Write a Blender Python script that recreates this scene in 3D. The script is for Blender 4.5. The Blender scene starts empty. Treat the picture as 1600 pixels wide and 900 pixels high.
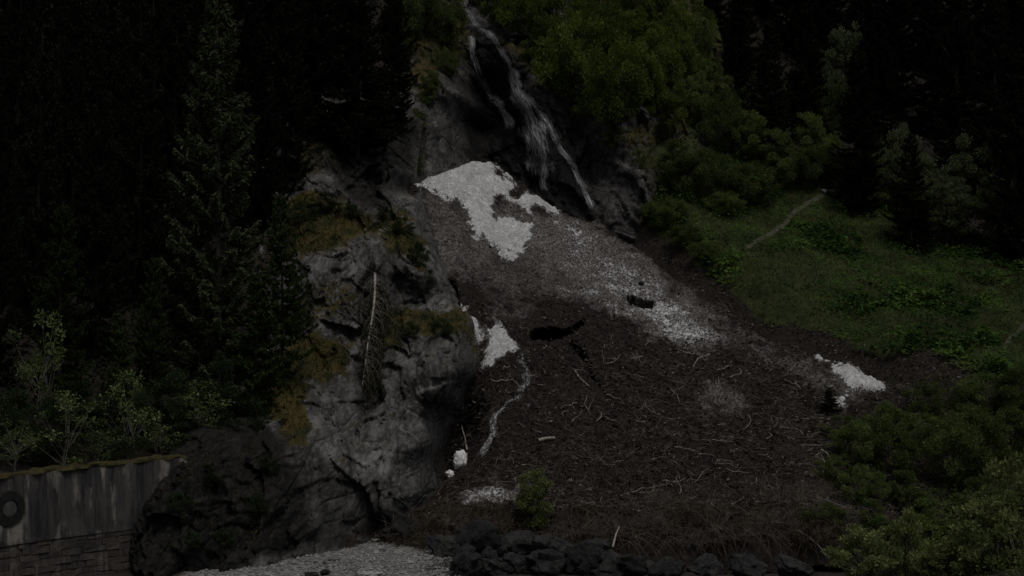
import bpy, math, random
import numpy as np
from mathutils import Vector

# ------------------------------------------------------------------ camera, sky, sun, exposure
S = bpy.context.scene
COL = S.collection
F_PX, PITCH = 2198.0, math.radians(3.0)          # focal length in pixels of the 1600 px wide photograph
cam = bpy.data.cameras.new('camera')
cam.sensor_width = 36.0
cam.lens = 36.0 * F_PX / 1600.0
cam.clip_start, cam.clip_end = 0.5, 2000.0
cam_o = bpy.data.objects.new('camera', cam)
COL.objects.link(cam_o)
cam_o.location = (0, 0, 0)
cam_o.rotation_euler = (math.pi / 2 + PITCH, 0, 0)
S.camera = cam_o

SUN_EL, SUN_AZ = math.radians(64), math.radians(155)   # azimuth from +Y towards +X: high, behind right shoulder
world = bpy.data.worlds.new('World')
S.world = world
world.use_nodes = True
wn, wl = world.node_tree.nodes, world.node_tree.links
wn.clear()
w_out = wn.new('ShaderNodeOutputWorld')
w_bg = wn.new('ShaderNodeBackground')
w_sky = wn.new('ShaderNodeTexSky')
w_sky.sky_type = 'NISHITA'
w_sky.sun_disc = False
w_sky.sun_elevation = SUN_EL
w_sky.sun_rotation = SUN_AZ
w_sky.air_density = 1.0
w_sky.dust_density = 4.0
w_sky.ozone_density = 1.0
w_hsv = wn.new('ShaderNodeHueSaturation')
w_hsv.inputs['Saturation'].default_value = 0.35       # thin overcast: greyer than a clear sky
wl.new(w_sky.outputs[0], w_hsv.inputs['Color'])
wl.new(w_hsv.outputs[0], w_bg.inputs['Color'])
w_bg.inputs['Strength'].default_value = 0.07
wl.new(w_bg.outputs[0], w_out.inputs[0])

sun = bpy.data.lights.new('sun', 'SUN')
sun.energy = 1.4
sun.angle = math.radians(20)
sun.color = (1.0, 0.96, 0.90)
sun_o = bpy.data.objects.new('sun', sun)
COL.objects.link(sun_o)
sd = Vector((math.sin(SUN_AZ) * math.cos(SUN_EL), math.cos(SUN_AZ) * math.cos(SUN_EL), math.sin(SUN_EL)))
sun_o.rotation_euler = (-sd).to_track_quat('-Z', 'Y').to_euler()
sun_o.location = (40, -60, 90)

S.view_settings.view_transform = 'Standard'
S.view_settings.look = 'None'
S.view_settings.gamma = 1.0
S.view_settings.exposure = -0.58
S.view_settings.use_curve_mapping = False
S.cycles.max_bounces = 5
S.cycles.transparent_max_bounces = 8

RNG = np.random.default_rng(7)
random.seed(7)

# ------------------------------------------------------------------ survey helpers (photo measurements -> metres)
CP, SP = math.cos(PITCH), math.sin(PITCH)

def ray(px, py):
    u, v = (np.asarray(px, float) - 800) / F_PX, (450 - np.asarray(py, float)) / F_PX
    d = CP - v * SP
    return u / d, (SP + v * CP) / d              # x and z per metre of y

def at(px, py, Y):
    a, b = ray(px, py)
    return np.stack([a * Y, np.asarray(Y, float) + 0 * a, b * Y], -1)

def proj(P):
    x, y, z = P[..., 0], P[..., 1], P[..., 2]
    d = y * CP + z * SP
    return 800 + F_PX * x / d, 450 - F_PX * (z * CP - y * SP) / d

class RBF:
    def __init__(self, xy, val, c, lam=0.02):
        self.p, self.c = np.asarray(xy, float), c
        n = len(self.p)
        A = np.zeros((n + 3, n + 3))
        A[:n, :n] = self.k(self.p, self.p) + np.eye(n) * lam
        A[:n, n], A[n, :n] = 1, 1
        A[:n, n + 1:], A[n + 1:, :n] = self.p, self.p.T
        self.w = np.linalg.solve(A, np.concatenate([val, np.zeros(3)]))
    def k(self, a, b):
        d = ((a[:, None] - b[None]) ** 2).sum(-1)
        return -np.sqrt(d + self.c ** 2)
    def __call__(self, a, b):
        sh = np.shape(a)
        q = np.stack([np.ravel(a), np.ravel(b)], -1)
        out = np.empty(len(q))
        n = len(self.p)
        for i in range(0, len(q), 20000):
            s = q[i:i + 20000]
            out[i:i + 20000] = self.k(s, self.p) @ self.w[:n] + self.w[n] + s @ self.w[n + 1:]
        return out.reshape(sh)

def hash3(ix, iy, iz, seed):
    h = (ix.astype(np.int64) * 374761393 + iy.astype(np.int64) * 668265263 + iz.astype(np.int64) * 2147483647 + seed * 974634777) & 0xffffffff
    h = ((h ^ (h >> 13)) * 1274126177) & 0xffffffff
    h = ((h ^ (h >> 16)) * 2246822519) & 0xffffffff
    return ((h ^ (h >> 15)) & 0xffffff) / float(0xffffff)

def noise3(P, seed=0):
    P = np.asarray(P, float)
    i = np.floor(P).astype(np.int64)
    f = P - i
    u = f * f * f * (f * (f * 6 - 15) + 10)
    r = 0
    for dx in (0, 1):
        wx = u[..., 0] if dx else 1 - u[..., 0]
        for dy in (0, 1):
            wy = u[..., 1] if dy else 1 - u[..., 1]
            for dz in (0, 1):
                wz = u[..., 2] if dz else 1 - u[..., 2]
                r = r + wx * wy * wz * hash3(i[..., 0] + dx, i[..., 1] + dy, i[..., 2] + dz, seed)
    return r * 2 - 1

def fbm(P, octv=4, seed=0, gain=0.5, lac=2.03):
    s, a, P = 0, 1.0, np.asarray(P, float)
    for o in range(octv):
        s = s + a * noise3(P + o * 17.3, seed + o)
        a *= gain
        P = P * lac
    return s

def worley(P, seed=0):
    P = np.asarray(P, float)
    i = np.floor(P).astype(np.int64)
    d1 = np.full(P.shape[:-1], 9.0); d2 = d1.copy()
    off = np.zeros_like(P); cid = np.zeros(P.shape[:-1] + (3,), np.int64)
    for dx in (-1, 0, 1):
        for dy in (-1, 0, 1):
            for dz in (-1, 0, 1):
                c = i + np.array([dx, dy, dz])
                q = c + np.stack([hash3(c[..., 0], c[..., 1], c[..., 2], seed + k) for k in (1, 2, 3)], -1)
                v = P - q
                d = np.sqrt((v ** 2).sum(-1))
                m = d < d1
                d2 = np.where(m, d1, np.minimum(d2, d))
                d1 = np.where(m, d, d1)
                off = np.where(m[..., None], v, off)
                cid = np.where(m[..., None], c, cid)
    return d1, d2, off, cid

def facets(P, seed=0, step=0.45):
    """blocky rock relief: every cell a plane of its own tilt and offset, grooves between"""
    d1, d2, off, cid = worley(P, seed)
    g = np.stack([hash3(cid[..., 0], cid[..., 1], cid[..., 2], seed + k) for k in (11, 12, 13, 14)], -1) * 2 - 1
    return (off * g[..., :3]).sum(-1) + step * g[..., 3] - 0.5 * np.clip(0.12 - (d2 - d1), 0, 1) / 0.12 * 0.35

def inside(px, py, poly):
    poly = np.asarray(poly, float)
    r = np.zeros(np.shape(px), bool)
    n = len(poly)
    for a in range(n):
        x1, y1 = poly[a]; x2, y2 = poly[(a + 1) % n]
        if y1 == y2: continue
        c = (y1 > py) != (y2 > py)
        r ^= c & (px < (x2 - x1) * (py - y1) / (y2 - y1) + x1)
    return r

def sdist(px, py, poly):
    """signed distance to a polygon, positive inside"""
    poly = np.asarray(poly, float)
    d = np.full(np.shape(px), 1e9)
    n = len(poly)
    for a in range(n):
        p, q = poly[a], poly[(a + 1) % n]
        e = q - p
        t = np.clip(((px - p[0]) * e[0] + (py - p[1]) * e[1]) / (e @ e + 1e-9), 0, 1)
        d = np.minimum(d, np.hypot(px - p[0] - t * e[0], py - p[1] - t * e[1]))
    return np.where(inside(px, py, poly), d, -d)

def sstep(a, b, x):
    t = np.clip((x - a) / (b - a), 0, 1)
    return t * t * (3 - 2 * t)

# ------------------------------------------------------------------ the lie of the land
def to_world(pts):
    p = np.array(pts, float)
    return at(p[:, 0], p[:, 1], p[:, 2])

ROCK_PTS = [  # rocky spur left of the snow
 (225,890,57.3),(300,885,58.5),(400,865,60.5),(500,850,64),(590,832,68),(685,752,72.5),
 (250,790,58.8),(350,780,60.5),(450,770,63),(550,760,67),(640,740,70.5),
 (290,718,60.6),(380,700,63.5),(450,690,66),(550,680,70),(640,680,71.5),(683,690,72.5),
 (470,620,70),(560,600,73.5),(650,600,74),(720,615,75),(743,580,76.5),
 (440,560,73),(520,540,75.5),(600,530,76.3),(680,540,76.2),(738,520,78),
 (640,492,80),(720,495,81),(735,500,80.5),(700,480,82.5),
 (480,490,78),(560,470,79),(620,450,82),(680,460,82.6),(694,430,84),
 (480,420,80),(560,400,81.5),(600,392,83),(660,380,87),(688,390,88),
 (545,378,82.6),(500,340,87),(560,348,87),(470,310,90),(540,310,91),
 (600,330,89),(640,312,93),(655,290,97),(620,270,95),(580,280,94.5),(470,250,94.5),(510,255,94),(440,220,97),
 (600,150,106),(500,100,111),(640,200,104)]
ROCK_EDGE = [(743,580,76.5),(738,520,78),(694,430,84),(688,390,88),(683,690,72.5),(685,752,72.5),(655,290,97),(720,615,75)]
ROCK_PTS = [(x - (14 if x > 675 else 0), y, d) for x, y, d in ROCK_PTS]
rw = to_world(ROCK_PTS)
re_ = to_world([(x - 14, y, d) for x, y, d in ROCK_EDGE])
wrap = np.concatenate([re_ + [0.35, 4, 0], re_ + [1.5, 10, 0]])
under = to_world([(712,655,80),(690,662,77.5),(700,690,80),(694,722,79),(715,700,83),(700,745,78.5),(740,650,82)])
rleft = to_world([(225,890,57.3),(250,790,58.8),(290,718,60.6),(440,560,73),(440,220,97)]) + [-4, 7, 0]
rtop = to_world([(600,60,118),(450,40,122),(700,120,122)])
ra = np.concatenate([rw, wrap, under, rleft, rtop])
rock_rbf = RBF(ra[:, [0, 2]], ra[:, 1], 0.6)

CLIFF_PTS = [  # the gully with the falls
 (640,260,104),(655,255,105.5),(690,200,110),(720,150,114.5),(670,120,115),(735,270,112),(700,275,108.5),(660,60,119),(640,180,109.5),(690,120,115),
 (745,200,123.5),(760,250,119.5),(780,180,122.5),(740,100,124.5),(735,40,127.5),(725,5,131),(745,150,125),(765,230,121),
 (790,90,121),(820,160,117.5),(850,230,114.5),(880,280,112),(930,340,109),(800,200,119.5),(830,290,115),(760,70,124),
 (870,120,120),(900,180,116.5),(940,190,112.5),(990,220,110.5),(1010,270,108.5),(1000,320,106.8),(950,330,108),(900,210,116.5),(925,260,114),(940,300,111),
 (850,40,126),(950,110,119),(1040,190,115),(900,90,122),(800,0,130)]
cw = to_world(CLIFF_PTS)
cright = to_world([(1010,270,108.5),(1000,320,106.8),(1040,190,115),(990,220,110.5)]) + [3, 6, 0]
cleft = to_world([(640,260,104),(640,180,109.5),(660,60,119)]) + [-4, 5, 0]
ca = np.concatenate([cw, cright, cleft, to_world([(640,-60,135),(730,-60,138),(850,-60,137),(1000,-20,140),(950,40,131),(1030,60,134),(1080,120,132)])])
cliff_rbf = RBF(ca[:, [0, 2]], ca[:, 1], 0.8)

CONE_PTS = [  # avalanche snow with its debris
 (760,252,108),(725,262,106.5),(700,272,104),(655,287,99.5),(800,285,108.4),(850,318,108.5),(880,335,108.2),(935,354,107),(1000,392,104),(1100,462,99.5),(1200,530,94.5),(1300,563,91),(1383,603,87.3),
 (700,330,98),(660,330,95.5),(740,330,101),(800,350,102),(850,450,94.5),(950,420,99.5),(1000,480,95.5),(900,400,99.8),(690,400,91),(700,470,86.3),(722,500,84),(780,500,87.5),(762,570,80.5),(800,440,93),(750,430,91.5),
 (850,500,89.5),(920,495,91),(850,540,84.5),(900,540,85.5),(850,580,82.5),(1000,560,88),(1150,600,87),(1300,640,84.5),(850,650,78.5),(1000,650,80.5),(1150,700,78.5),(760,640,77.5),(715,690,79),(735,720,75),(780,740,73.4),
 (720,762,72),(650,800,70),(850,780,72),(1000,780,72.5),(1150,800,72),(1260,800,71),(1300,720,78),(1380,660,83),
 (1000,812,66.8),(800,816,66.6),(650,828,66.6),(1200,814,66.8),(900,814,66.6),(1100,812,66.8),(720,820,66.4),(1290,820,66.5),(650,876,64.8),(800,876,64.8),(1000,876,64.8),(1200,876,64.8)]
kw = to_world(CONE_PTS)
kx = np.array([[-10,66,-10.5],[0,63,-11],[10,62.5,-11],[20,63,-11.5],[27,72,-10],[31,84,-6],[29,92,-3.5],[24,98,-1.5],[18,104,2],[12,110,5],[6,114,8],[0,114,10],[-6,112,10],[-11,102,9],[-9,92,4],[-7,84,-2],[-9,75,-8.5],[-12,69,-10.5]], float)
ka = np.concatenate([kw, kx])
cone_rbf = RBF(ka[:, :2], ka[:, 2], 1.0)

HILL_PTS = [
 (1050,330,107),(1010,350,107),(1050,250,113),(1100,300,112),(1100,400,103),(1200,445,99.5),(1200,300,117),(1300,290,120),(1300,380,109),(1300,480,98.5),(1400,430,105),(1400,560,91.5),(1500,500,97.5),(1590,430,104.5),(1590,560,90),(1500,580,89),(1500,300,125),(1400,200,142),(1200,200,136),(1100,100,143),(1000,100,131),(900,20,142),(1300,50,172),(1500,50,182),(1600,150,165),
 (1590,680,80),(1450,680,82),(1380,640,85),(1350,720,78),(1500,800,68),(1600,800,66),(1320,840,66),(1320,880,59.3),(1600,890,56.5),(1450,890,56.8),(1390,885,57.5),
 (0,737,55.5),(150,725,58),(270,712,61),(100,600,66),(0,600,64),(200,500,76),(350,600,73),(420,610,72.5),(300,400,85),(0,400,82),(400,300,94),(200,200,104),(0,200,102),(400,100,114),(600,100,116),(200,0,126),(500,0,127),(650,30,126),(0,0,124),(180,640,65)]
hw = to_world(HILL_PTS)
back = rw[(rw[:, 2] > -7.5)] + [0, 3.0, 0]
backc = cw + [0, 3.5, 0]
under_k = kw + [0, 0, -4.0]
far = np.array([[-60,150,50],[0,200,75],[60,230,85],[120,200,70],[-110,100,40],[-110,50,5],[-60,60,0],[-40,200,85],[130,120,25],[120,70,0],[0,270,112],[120,270,105],[-110,270,112],[20,160,52],
                [-22,52,-11],[-18,50,-11.5],[-13,56,-12],[-8,62,-12],[0,62,-12],[10,58,-12],[-5,104,4],[-3,108,6],[-1,111,7],[1,113,7],[3,113,6],[-6,101,3],[-2,115,11],[1,117,13],[-4,112,10],[-40,48,-5],[40,50,-8.2],[80,60,-7],[60,45,-8.4],[24,50,-8.5]], float)
ha = np.concatenate([hw, back, backc, under_k, far])
ok = np.ones(len(ha), bool)
for i in np.argsort(ha[:, 2]):                   # where two soundings fall together the lower one holds
    if ok[i]:
        d = np.hypot(*(ha[:, :2] - ha[i, :2]).T)
        ok &= ~((d < 2.6) & (np.arange(len(ha)) != i) & (ha[:, 2] > ha[i, 2]))
ha = ha[ok]
hill_rbf = RBF(ha[:, :2], ha[:, 2], 1.5, 0.5)

WL, WR = at(-60, 752, 53.0), at(292, 712, 60.6)             # ends of the retaining wall's top
def hill_full(x, y):
    P = np.stack([x, y, 0 * x], -1)
    z = hill_rbf(x, y) + 0.35 * fbm(P * 0.22, 4, 3) + 0.05 * fbm(P * 1.7, 2, 5)
    d = (WR - WL)[:2] / np.linalg.norm((WR - WL)[:2])
    front = (x - WL[0]) * d[1] - (y - WL[1]) * d[0] + 0.9   # metres in front of the wall's back
    along = (x - WL[0]) * d[0] + (y - WL[1]) * d[1]
    k = sstep(-0.2, 0.5, front) * sstep(12.5, 10.5, along) * sstep(16, 10, front)
    z = z + (np.minimum(z, -10.2) - z) * k
    z = z - 16.0 * sstep(-9, -7, x) * sstep(7, 5, x) * sstep(97, 100, y) * sstep(124, 121, y)      # the gully's floor
    # behind the wall the earth is level with its top
    topz = WL[2] + (WR[2] - WL[2]) * np.clip(along / 8.6, -1, 1)
    b = sstep(-4.5, -1.0, front) * (1 - k) * sstep(11.5, 9.5, along) * sstep(-14, -8, along)
    return z + (np.minimum(z, topz - 0.1 - 0.25 * (front + 0.9)) - z) * b * (front < 0.5)

def cone_full(x, y):
    P = np.stack([x, y, 0 * x], -1)
    gul = np.abs(fbm(np.stack([x * 0.38 - 0.12 * y, y * 0.07, 0 * x], -1), 3, 24))
    return cone_rbf(x, y) + 0.3 * (np.clip(gul * 2.2, 0, 1) - 1) + 0.22 * fbm(P * 0.45, 3, 21) + 0.07 * fbm(P * 2.1, 3, 22)

GRAVEL_Z = -8.68
def gravel_z(x, y):
    P = np.stack([x, y, 0 * x], -1)
    return GRAVEL_Z - 0.9 * sstep(4, 9, x) * sstep(40, 50, y) + 0.10 * fbm(P * 0.35, 3, 31) + 0.035 * fbm(P * 2.3, 2, 32)

def rock_full(x, z):
    y = rock_rbf(x, z)
    P = np.stack([x, 0.1 * y, z], -1)
    Q = P + 0.5 * np.stack([fbm(P * 0.5, 2, 41), fbm(P * 0.5, 2, 42), fbm(P * 0.5, 2, 43)], -1)
    Q = Q @ np.array([[0.94, 0, -0.34], [0, 1, 0], [0.34, 0, 0.94]])   # joints lean to the right
    F = [1, 1, 1]
    e = 0.15
    gx = (rock_rbf(x + e, z) - rock_rbf(x - e, z)) / (2 * e); gz = (rock_rbf(x, z + e) - rock_rbf(x, z - e)) / (2 * e)
    calm = 1 / (1 + ((gx ** 2 + 0.15 * gz ** 2) / 9.0))          # flanks that turn away carry less cross relief
    return (y - (0.35 + 0.65 * calm) * 0.80 * facets(Q * [0.27, 0.05, 0.20], 44, 0.6) - calm * (0.52 * facets(Q * [0.85, 0.1, 0.55], 45, 0.9) + 0.15 * fbm(P * F * 0.5, 3, 46)
            + 0.26 * facets(Q * [2.3, 0.2, 1.4], 49, 0.8) + 0.06 * facets(Q * [5.5, 0.4, 4.0], 48) + 0.05 * fbm(P * F * 2.2, 3, 47)))

def cliff_full(x, z):
    y = cliff_rbf(x, z)
    P = np.stack([x, 0.15 * y, z], -1)
    Q = P + 0.7 * np.stack([fbm(P * 0.4, 2, 51), fbm(P * 0.4, 2, 52), fbm(P * 0.4, 2, 53)], -1)
    Q = Q @ np.array([[0.87, 0, -0.5], [0, 1, 0], [0.5, 0, 0.87]])          # strata dip to the right
    e = 0.2
    gx = (cliff_rbf(x + e, z) - cliff_rbf(x - e, z)) / (2 * e); gz = (cliff_rbf(x, z + e) - cliff_rbf(x, z - e)) / (2 * e)
    calm = 1 / (1 + ((gx ** 2 + 0.3 * gz ** 2) / 5.0))
    return y - 1.0 * (0.4 + 0.6 * calm) * facets(Q * [0.34, 0.2, 0.16], 54) - calm * (0.55 * facets(Q * [1.0, 0.5, 0.5], 55, 0.7) + 0.2 * facets(Q * [2.6, 1, 1.4], 56, 0.7) + 0.06 * fbm(P * 2.5, 3, 57))

ROCK_BOX = (-19.5, 3.2, -10.5, 22.0)
CLIFF_BOX = (-11.0, 21.0, 3.0, 44.0)

class Sampled:
    """a land function tabulated once, read back bilinearly"""
    def __init__(self, fn, a0, a1, b0, b1, st):
        self.o, self.st = (a0, b0), st
        self.a, self.b = np.arange(a0, a1 + st, st), np.arange(b0, b1 + st, st)
        A, B = np.meshgrid(self.a, self.b)
        self.v = fn(A, B)
    def __call__(self, x, y):
        x, y = np.asarray(x, float), np.asarray(y, float)
        u = np.clip((x - self.o[0]) / self.st, 0, len(self.a) - 1.001); w = np.clip((y - self.o[1]) / self.st, 0, len(self.b) - 1.001)
        i, j = u.astype(int), w.astype(int); fu, fw = u - i, w - j
        v = self.v
        return (v[j, i] * (1 - fu) + v[j, i + 1] * fu) * (1 - fw) + (v[j + 1, i] * (1 - fu) + v[j + 1, i + 1] * fu) * fw
hill_z = Sampled(hill_full, -170, 200, 40, 335, 0.8)
cone_z = Sampled(cone_full, -11, 30, 63, 115, 0.13)
rock_y = Sampled(rock_full, ROCK_BOX[0], ROCK_BOX[1], ROCK_BOX[2], ROCK_BOX[3], 0.085)
cliff_y = Sampled(cliff_full, CLIFF_BOX[0], CLIFF_BOX[1], CLIFF_BOX[2], CLIFF_BOX[3], 0.11)

def hit(px, py, which='hcgrk', y0=44.0, y1=255.0):
    """where a sight line first meets the land: (point, letter)"""
    a, b = ray(px, py)
    n = 1400
    Y = y0 * (y1 / y0) ** (np.arange(n) / (n - 1.0))
    X, Z = a * Y, b * Y
    best, let = n - 1, None
    def first(m, l):
        nonlocal best, let
        i = np.argmax(m)
        if m[i] and i < best: best, let = i, l
    if 'h' in which: first(Z < hill_z(X, Y), 'h')
    if 'c' in which: first((Z < cone_z(X, Y)) & (Z > -9) & (X > -10) & (X < 29) & (Y > 65) & (Y < 114), 'c')
    if 'g' in which: first(Z < GRAVEL_Z, 'g')
    if 'r' in which: first((Y > rock_y(X, Z)) & (X > ROCK_BOX[0]) & (X < ROCK_BOX[1]) & (Z > ROCK_BOX[2]) & (Z < ROCK_BOX[3]) & ~((X > -6.8) & (Z > 12.6)), 'r')
    if 'k' in which: first((Y > cliff_y(X, Z)) & (X > CLIFF_BOX[0]) & (X < CLIFF_BOX[1]) & (Z > CLIFF_BOX[2]) & (Z < CLIFF_BOX[3]), 'k')
    return np.array([X[best], Y[best], Z[best]]), let

# ------------------------------------------------------------------ mesh helpers
def make_mesh(name, verts, faces, smooth=False, attrs=None):
    """faces: (n,k) array or list of such arrays (k = 3 or 4)"""
    me = bpy.data.meshes.new(name)
    verts = np.asarray(verts, np.float32).reshape(-1, 3)
    if isinstance(faces, np.ndarray): faces = [faces]
    faces = [np.asarray(f, np.int32) for f in faces if len(f)]
    loops = np.concatenate([f.ravel() for f in faces])
    tot = np.concatenate([np.full(len(f), f.shape[1], np.int32) for f in faces])
    start = np.concatenate([[0], np.cumsum(tot)[:-1]]).astype(np.int32)
    me.vertices.add(len(verts)); me.vertices.foreach_set('co', verts.ravel())
    me.loops.add(len(loops)); me.loops.foreach_set('vertex_index', loops)
    me.polygons.add(len(tot)); me.polygons.foreach_set('loop_start', start); me.polygons.foreach_set('loop_total', tot)
    me.polygons.foreach_set('use_smooth', np.full(len(tot), smooth, bool))
    me.update(calc_edges=True)
    for k, (dom, arr) in (attrs or {}).items():
        at_ = me.attributes.new(k, 'FLOAT', dom)
        at_.data.foreach_set('value', np.asarray(arr, np.float32).ravel())
    me.validate()
    return me

def obj(name, me, mat=None, parent=None, kind=None):
    o = bpy.data.objects.new(name, me)
    COL.objects.link(o)
    if mat is not None and me is not None and len(me.materials) == 0: me.materials.append(mat)
    if parent is not None: o.parent = parent
    if kind: o['kind'] = kind
    return o

def tag(o, label, cat, group=None):
    o['label'] = label; o['category'] = cat
    if group: o['group'] = group
    return o

def empty(name, loc, rz=0.0, sc=(1, 1, 1)):
    o = bpy.data.objects.new(name, None)
    COL.objects.link(o)
    o.empty_display_size = 0.3
    o.location = tuple(map(float, loc)); o.rotation_euler = (0, 0, rz); o.scale = sc
    return o

def grid_faces(nr, nc):
    a = (np.arange(nr - 1)[:, None] * nc + np.arange(nc - 1)[None]).ravel()
    return np.stack([a, a + 1, a + nc + 1, a + nc], -1)

def tubes(paths, radii, sides=4):
    """paths (N,K,3), radii (N,K) -> verts, faces"""
    paths = np.asarray(paths, float); radii = np.asarray(radii, float)
    N, K, _ = paths.shape
    tan = np.gradient(paths, axis=1)
    tan /= np.linalg.norm(tan, axis=-1, keepdims=True) + 1e-9
    ref = np.where(np.abs(tan[..., 2:3]) > 0.9, [[[1.0, 0, 0]]], [[[0, 0, 1.0]]])
    a = np.cross(tan, ref); a /= np.linalg.norm(a, axis=-1, keepdims=True) + 1e-9
    b = np.cross(tan, a)
    th = np.arange(sides) * 2 * math.pi / sides
    ring = a[:, :, None] * np.cos(th)[None, None, :, None] + b[:, :, None] * np.sin(th)[None, None, :, None]
    v = paths[:, :, None] + ring * radii[:, :, None, None]
    base = (np.arange(N) * K * sides)[:, None, None]
    k = (np.arange(K - 1) * sides)[None, :, None]
    s = np.arange(sides)[None, None]
    s2 = (s + 1) % sides
    f = np.stack([base + k + s, base + k + s2, base + k + sides + s2, base + k + sides + s], -1).reshape(-1, 4)
    return v.reshape(-1, 3), f

def blades(base, dirv, length, width, side=None):
    """narrow diamonds from base along dirv"""
    n = len(base)
    dirv = dirv / (np.linalg.norm(dirv, axis=-1, keepdims=True) + 1e-9)
    if side is None:
        side = np.cross(dirv, RNG.normal(size=(n, 3)))
    side = side / (np.linalg.norm(side, axis=-1, keepdims=True) + 1e-9)
    L, W = np.asarray(length)[:, None], np.asarray(width)[:, None]
    mid = base + dirv * L * 0.45
    v = np.stack([base, mid + side * W / 2, base + dirv * L, mid - side * W / 2], 1)
    f = np.arange(n * 4).reshape(n, 4)
    return v.reshape(-1, 3), f

def join(*vf):
    vs, fs, o = [], [], 0
    for v, f in vf:
        vs.append(v); fs.append(np.asarray(f) + o); o += len(v)
    return np.concatenate(vs), fs

# ------------------------------------------------------------------ materials
def new_mat(name):
    m = bpy.data.materials.new(name)
    m.use_nodes = True
    m.node_tree.nodes.clear()
    return m, Nodes(m.node_tree)

class Nodes:
    def __init__(self, nt): self.nt = nt
    def n(self, t, **kw):
        x = self.nt.nodes.new(t)
        for k, v in kw.items(): setattr(x, k, v)
        return x
    def link(self, a, b): self.nt.links.new(a, b)
    def put(self, sock, v):
        if hasattr(v, 'is_output') or isinstance(v, bpy.types.NodeSocket): self.link(v, sock)
        else: sock.default_value = v
    def coord(self, kind='Object'):
        if kind == 'World': return self.n('ShaderNodeNewGeometry').outputs['Position']
        return self.n('ShaderNodeTexCoord').outputs[kind]
    def mapping(self, vec, scale=(1, 1, 1), rot=(0, 0, 0)):
        m = self.n('ShaderNodeMapping'); self.link(vec, m.inputs['Vector'])
        m.inputs['Scale'].default_value = scale; m.inputs['Rotation'].default_value = rot
        return m.outputs[0]
    def noise(self, vec, scale, detail=4, rough=0.55, dist=0.0):
        t = self.n('ShaderNodeTexNoise'); self.link(vec, t.inputs['Vector'])
        t.inputs['Scale'].default_value = scale; t.inputs['Detail'].default_value = detail
        t.inputs['Roughness'].default_value = rough; t.inputs['Distortion'].default_value = dist
        return t.outputs[0]
    def ncol(self, vec, scale):
        t = self.n('ShaderNodeTexNoise'); self.link(vec, t.inputs['Vector']); t.inputs['Scale'].default_value = scale; t.inputs['Detail'].default_value = 4
        return t.outputs['Color']
    def voro(self, vec, scale, feature='F1', out='Distance'):
        t = self.n('ShaderNodeTexVoronoi', feature=feature); self.link(vec, t.inputs['Vector'])
        t.inputs['Scale'].default_value = scale
        return t.outputs[out]
    def ramp(self, fac, stops):
        r = self.n('ShaderNodeValToRGB'); self.put(r.inputs[0], fac)
        el = r.color_ramp.elements
        while len(el) < len(stops): el.new(0.5)
        for e, (p, c) in zip(el, stops):
            e.position = p
            e.color = (c, c, c, 1) if isinstance(c, (int, float)) else (*c, 1)
        return r.outputs[0]
    def mix(self, fac, a, b, mode='MIX'):
        m = self.n('ShaderNodeMix', data_type='RGBA', blend_type=mode)
        self.put(m.inputs[0], fac)
        for s, v in ((m.inputs[6], a), (m.inputs[7], b)):
            self.put(s, v if not isinstance(v, tuple) else (*v, 1) if len(v) == 3 else v)
        return m.outputs[2]
    def math(self, op, a, b=0.0, clamp=False):
        m = self.n('ShaderNodeMath', operation=op, use_clamp=clamp)
        self.put(m.inputs[0], a); self.put(m.inputs[1], b)
        return m.outputs[0]
    def attr(self, name): return self.n('ShaderNodeAttribute', attribute_name=name).outputs['Fac']
    def rand(self): return self.n('ShaderNodeObjectInfo').outputs['Random']
    def up(self):
        s = self.n('ShaderNodeSeparateXYZ'); self.link(self.n('ShaderNodeNewGeometry').outputs['Normal'], s.inputs[0])
        return s.outputs[2]
    def bump(self, h, strength=0.5, dist=0.1, normal=None):
        b = self.n('ShaderNodeBump'); self.put(b.inputs['Height'], h)
        b.inputs['Strength'].default_value = strength; b.inputs['Distance'].default_value = dist
        if normal is not None: self.link(normal, b.inputs['Normal'])
        return b.outputs[0]
    def surface(self, color, rough=0.9, spec=0.3, normal=None, translucent=0.0, alpha=None):
        p = self.n('ShaderNodeBsdfPrincipled')
        self.put(p.inputs['Base Color'], (*color, 1) if isinstance(color, tuple) and len(color) == 3 else color)
        self.put(p.inputs['Roughness'], rough)
        self.put(p.inputs['Specular IOR Level'], spec)
        if normal is not None: self.link(normal, p.inputs['Normal'])
        if alpha is not None: self.put(p.inputs['Alpha'], alpha)
        o = self.n('ShaderNodeOutputMaterial')
        if translucent:
            t = self.n('ShaderNodeBsdfTranslucent')
            self.put(t.inputs['Color'], (*color, 1) if isinstance(color, tuple) and len(color) == 3 else color)
            mx = self.n('ShaderNodeMixShader'); mx.inputs[0].default_value = translucent
            self.link(p.outputs[0], mx.inputs[1]); self.link(t.outputs[0], mx.inputs[2])
            self.link(mx.outputs[0], o.inputs[0])
        else:
            self.link(p.outputs[0], o.inputs[0])

def leaf_mat(name, dark, light, translucent=0.3, rough=0.7, objvar=0.35, spec=0.06):
    m, N = new_mat(name)
    c = N.mix(N.attr('tint'), dark, light)
    k = N.math('ADD', N.math('MULTIPLY', N.rand(), objvar * 2), 1 - objvar)
    v = N.n('ShaderNodeHueSaturation'); N.link(c, v.inputs['Color']); N.link(k, v.inputs['Value'])
    N.surface(v.outputs[0], rough, spec, translucent=translucent)
    return m

def plain_mat(name, c1, c2, scale=6.0, rough=0.9, spec=0.2, bump=0.3, stretch=(1, 1, 1), bdist=0.05, tint=None):
    m, N = new_mat(name)
    v = N.mapping(N.coord('Object'), stretch)
    n = N.noise(v, scale, 5, 0.6)
    c = N.mix(N.ramp(n, [(0.3, 0.0), (0.7, 1.0)]), c1, c2)
    if tint: c = N.mix(N.attr(tint), c, tuple(x * 2.2 for x in c2))
    N.surface(c, rough, spec, N.bump(n, bump, bdist))
    return m

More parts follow.
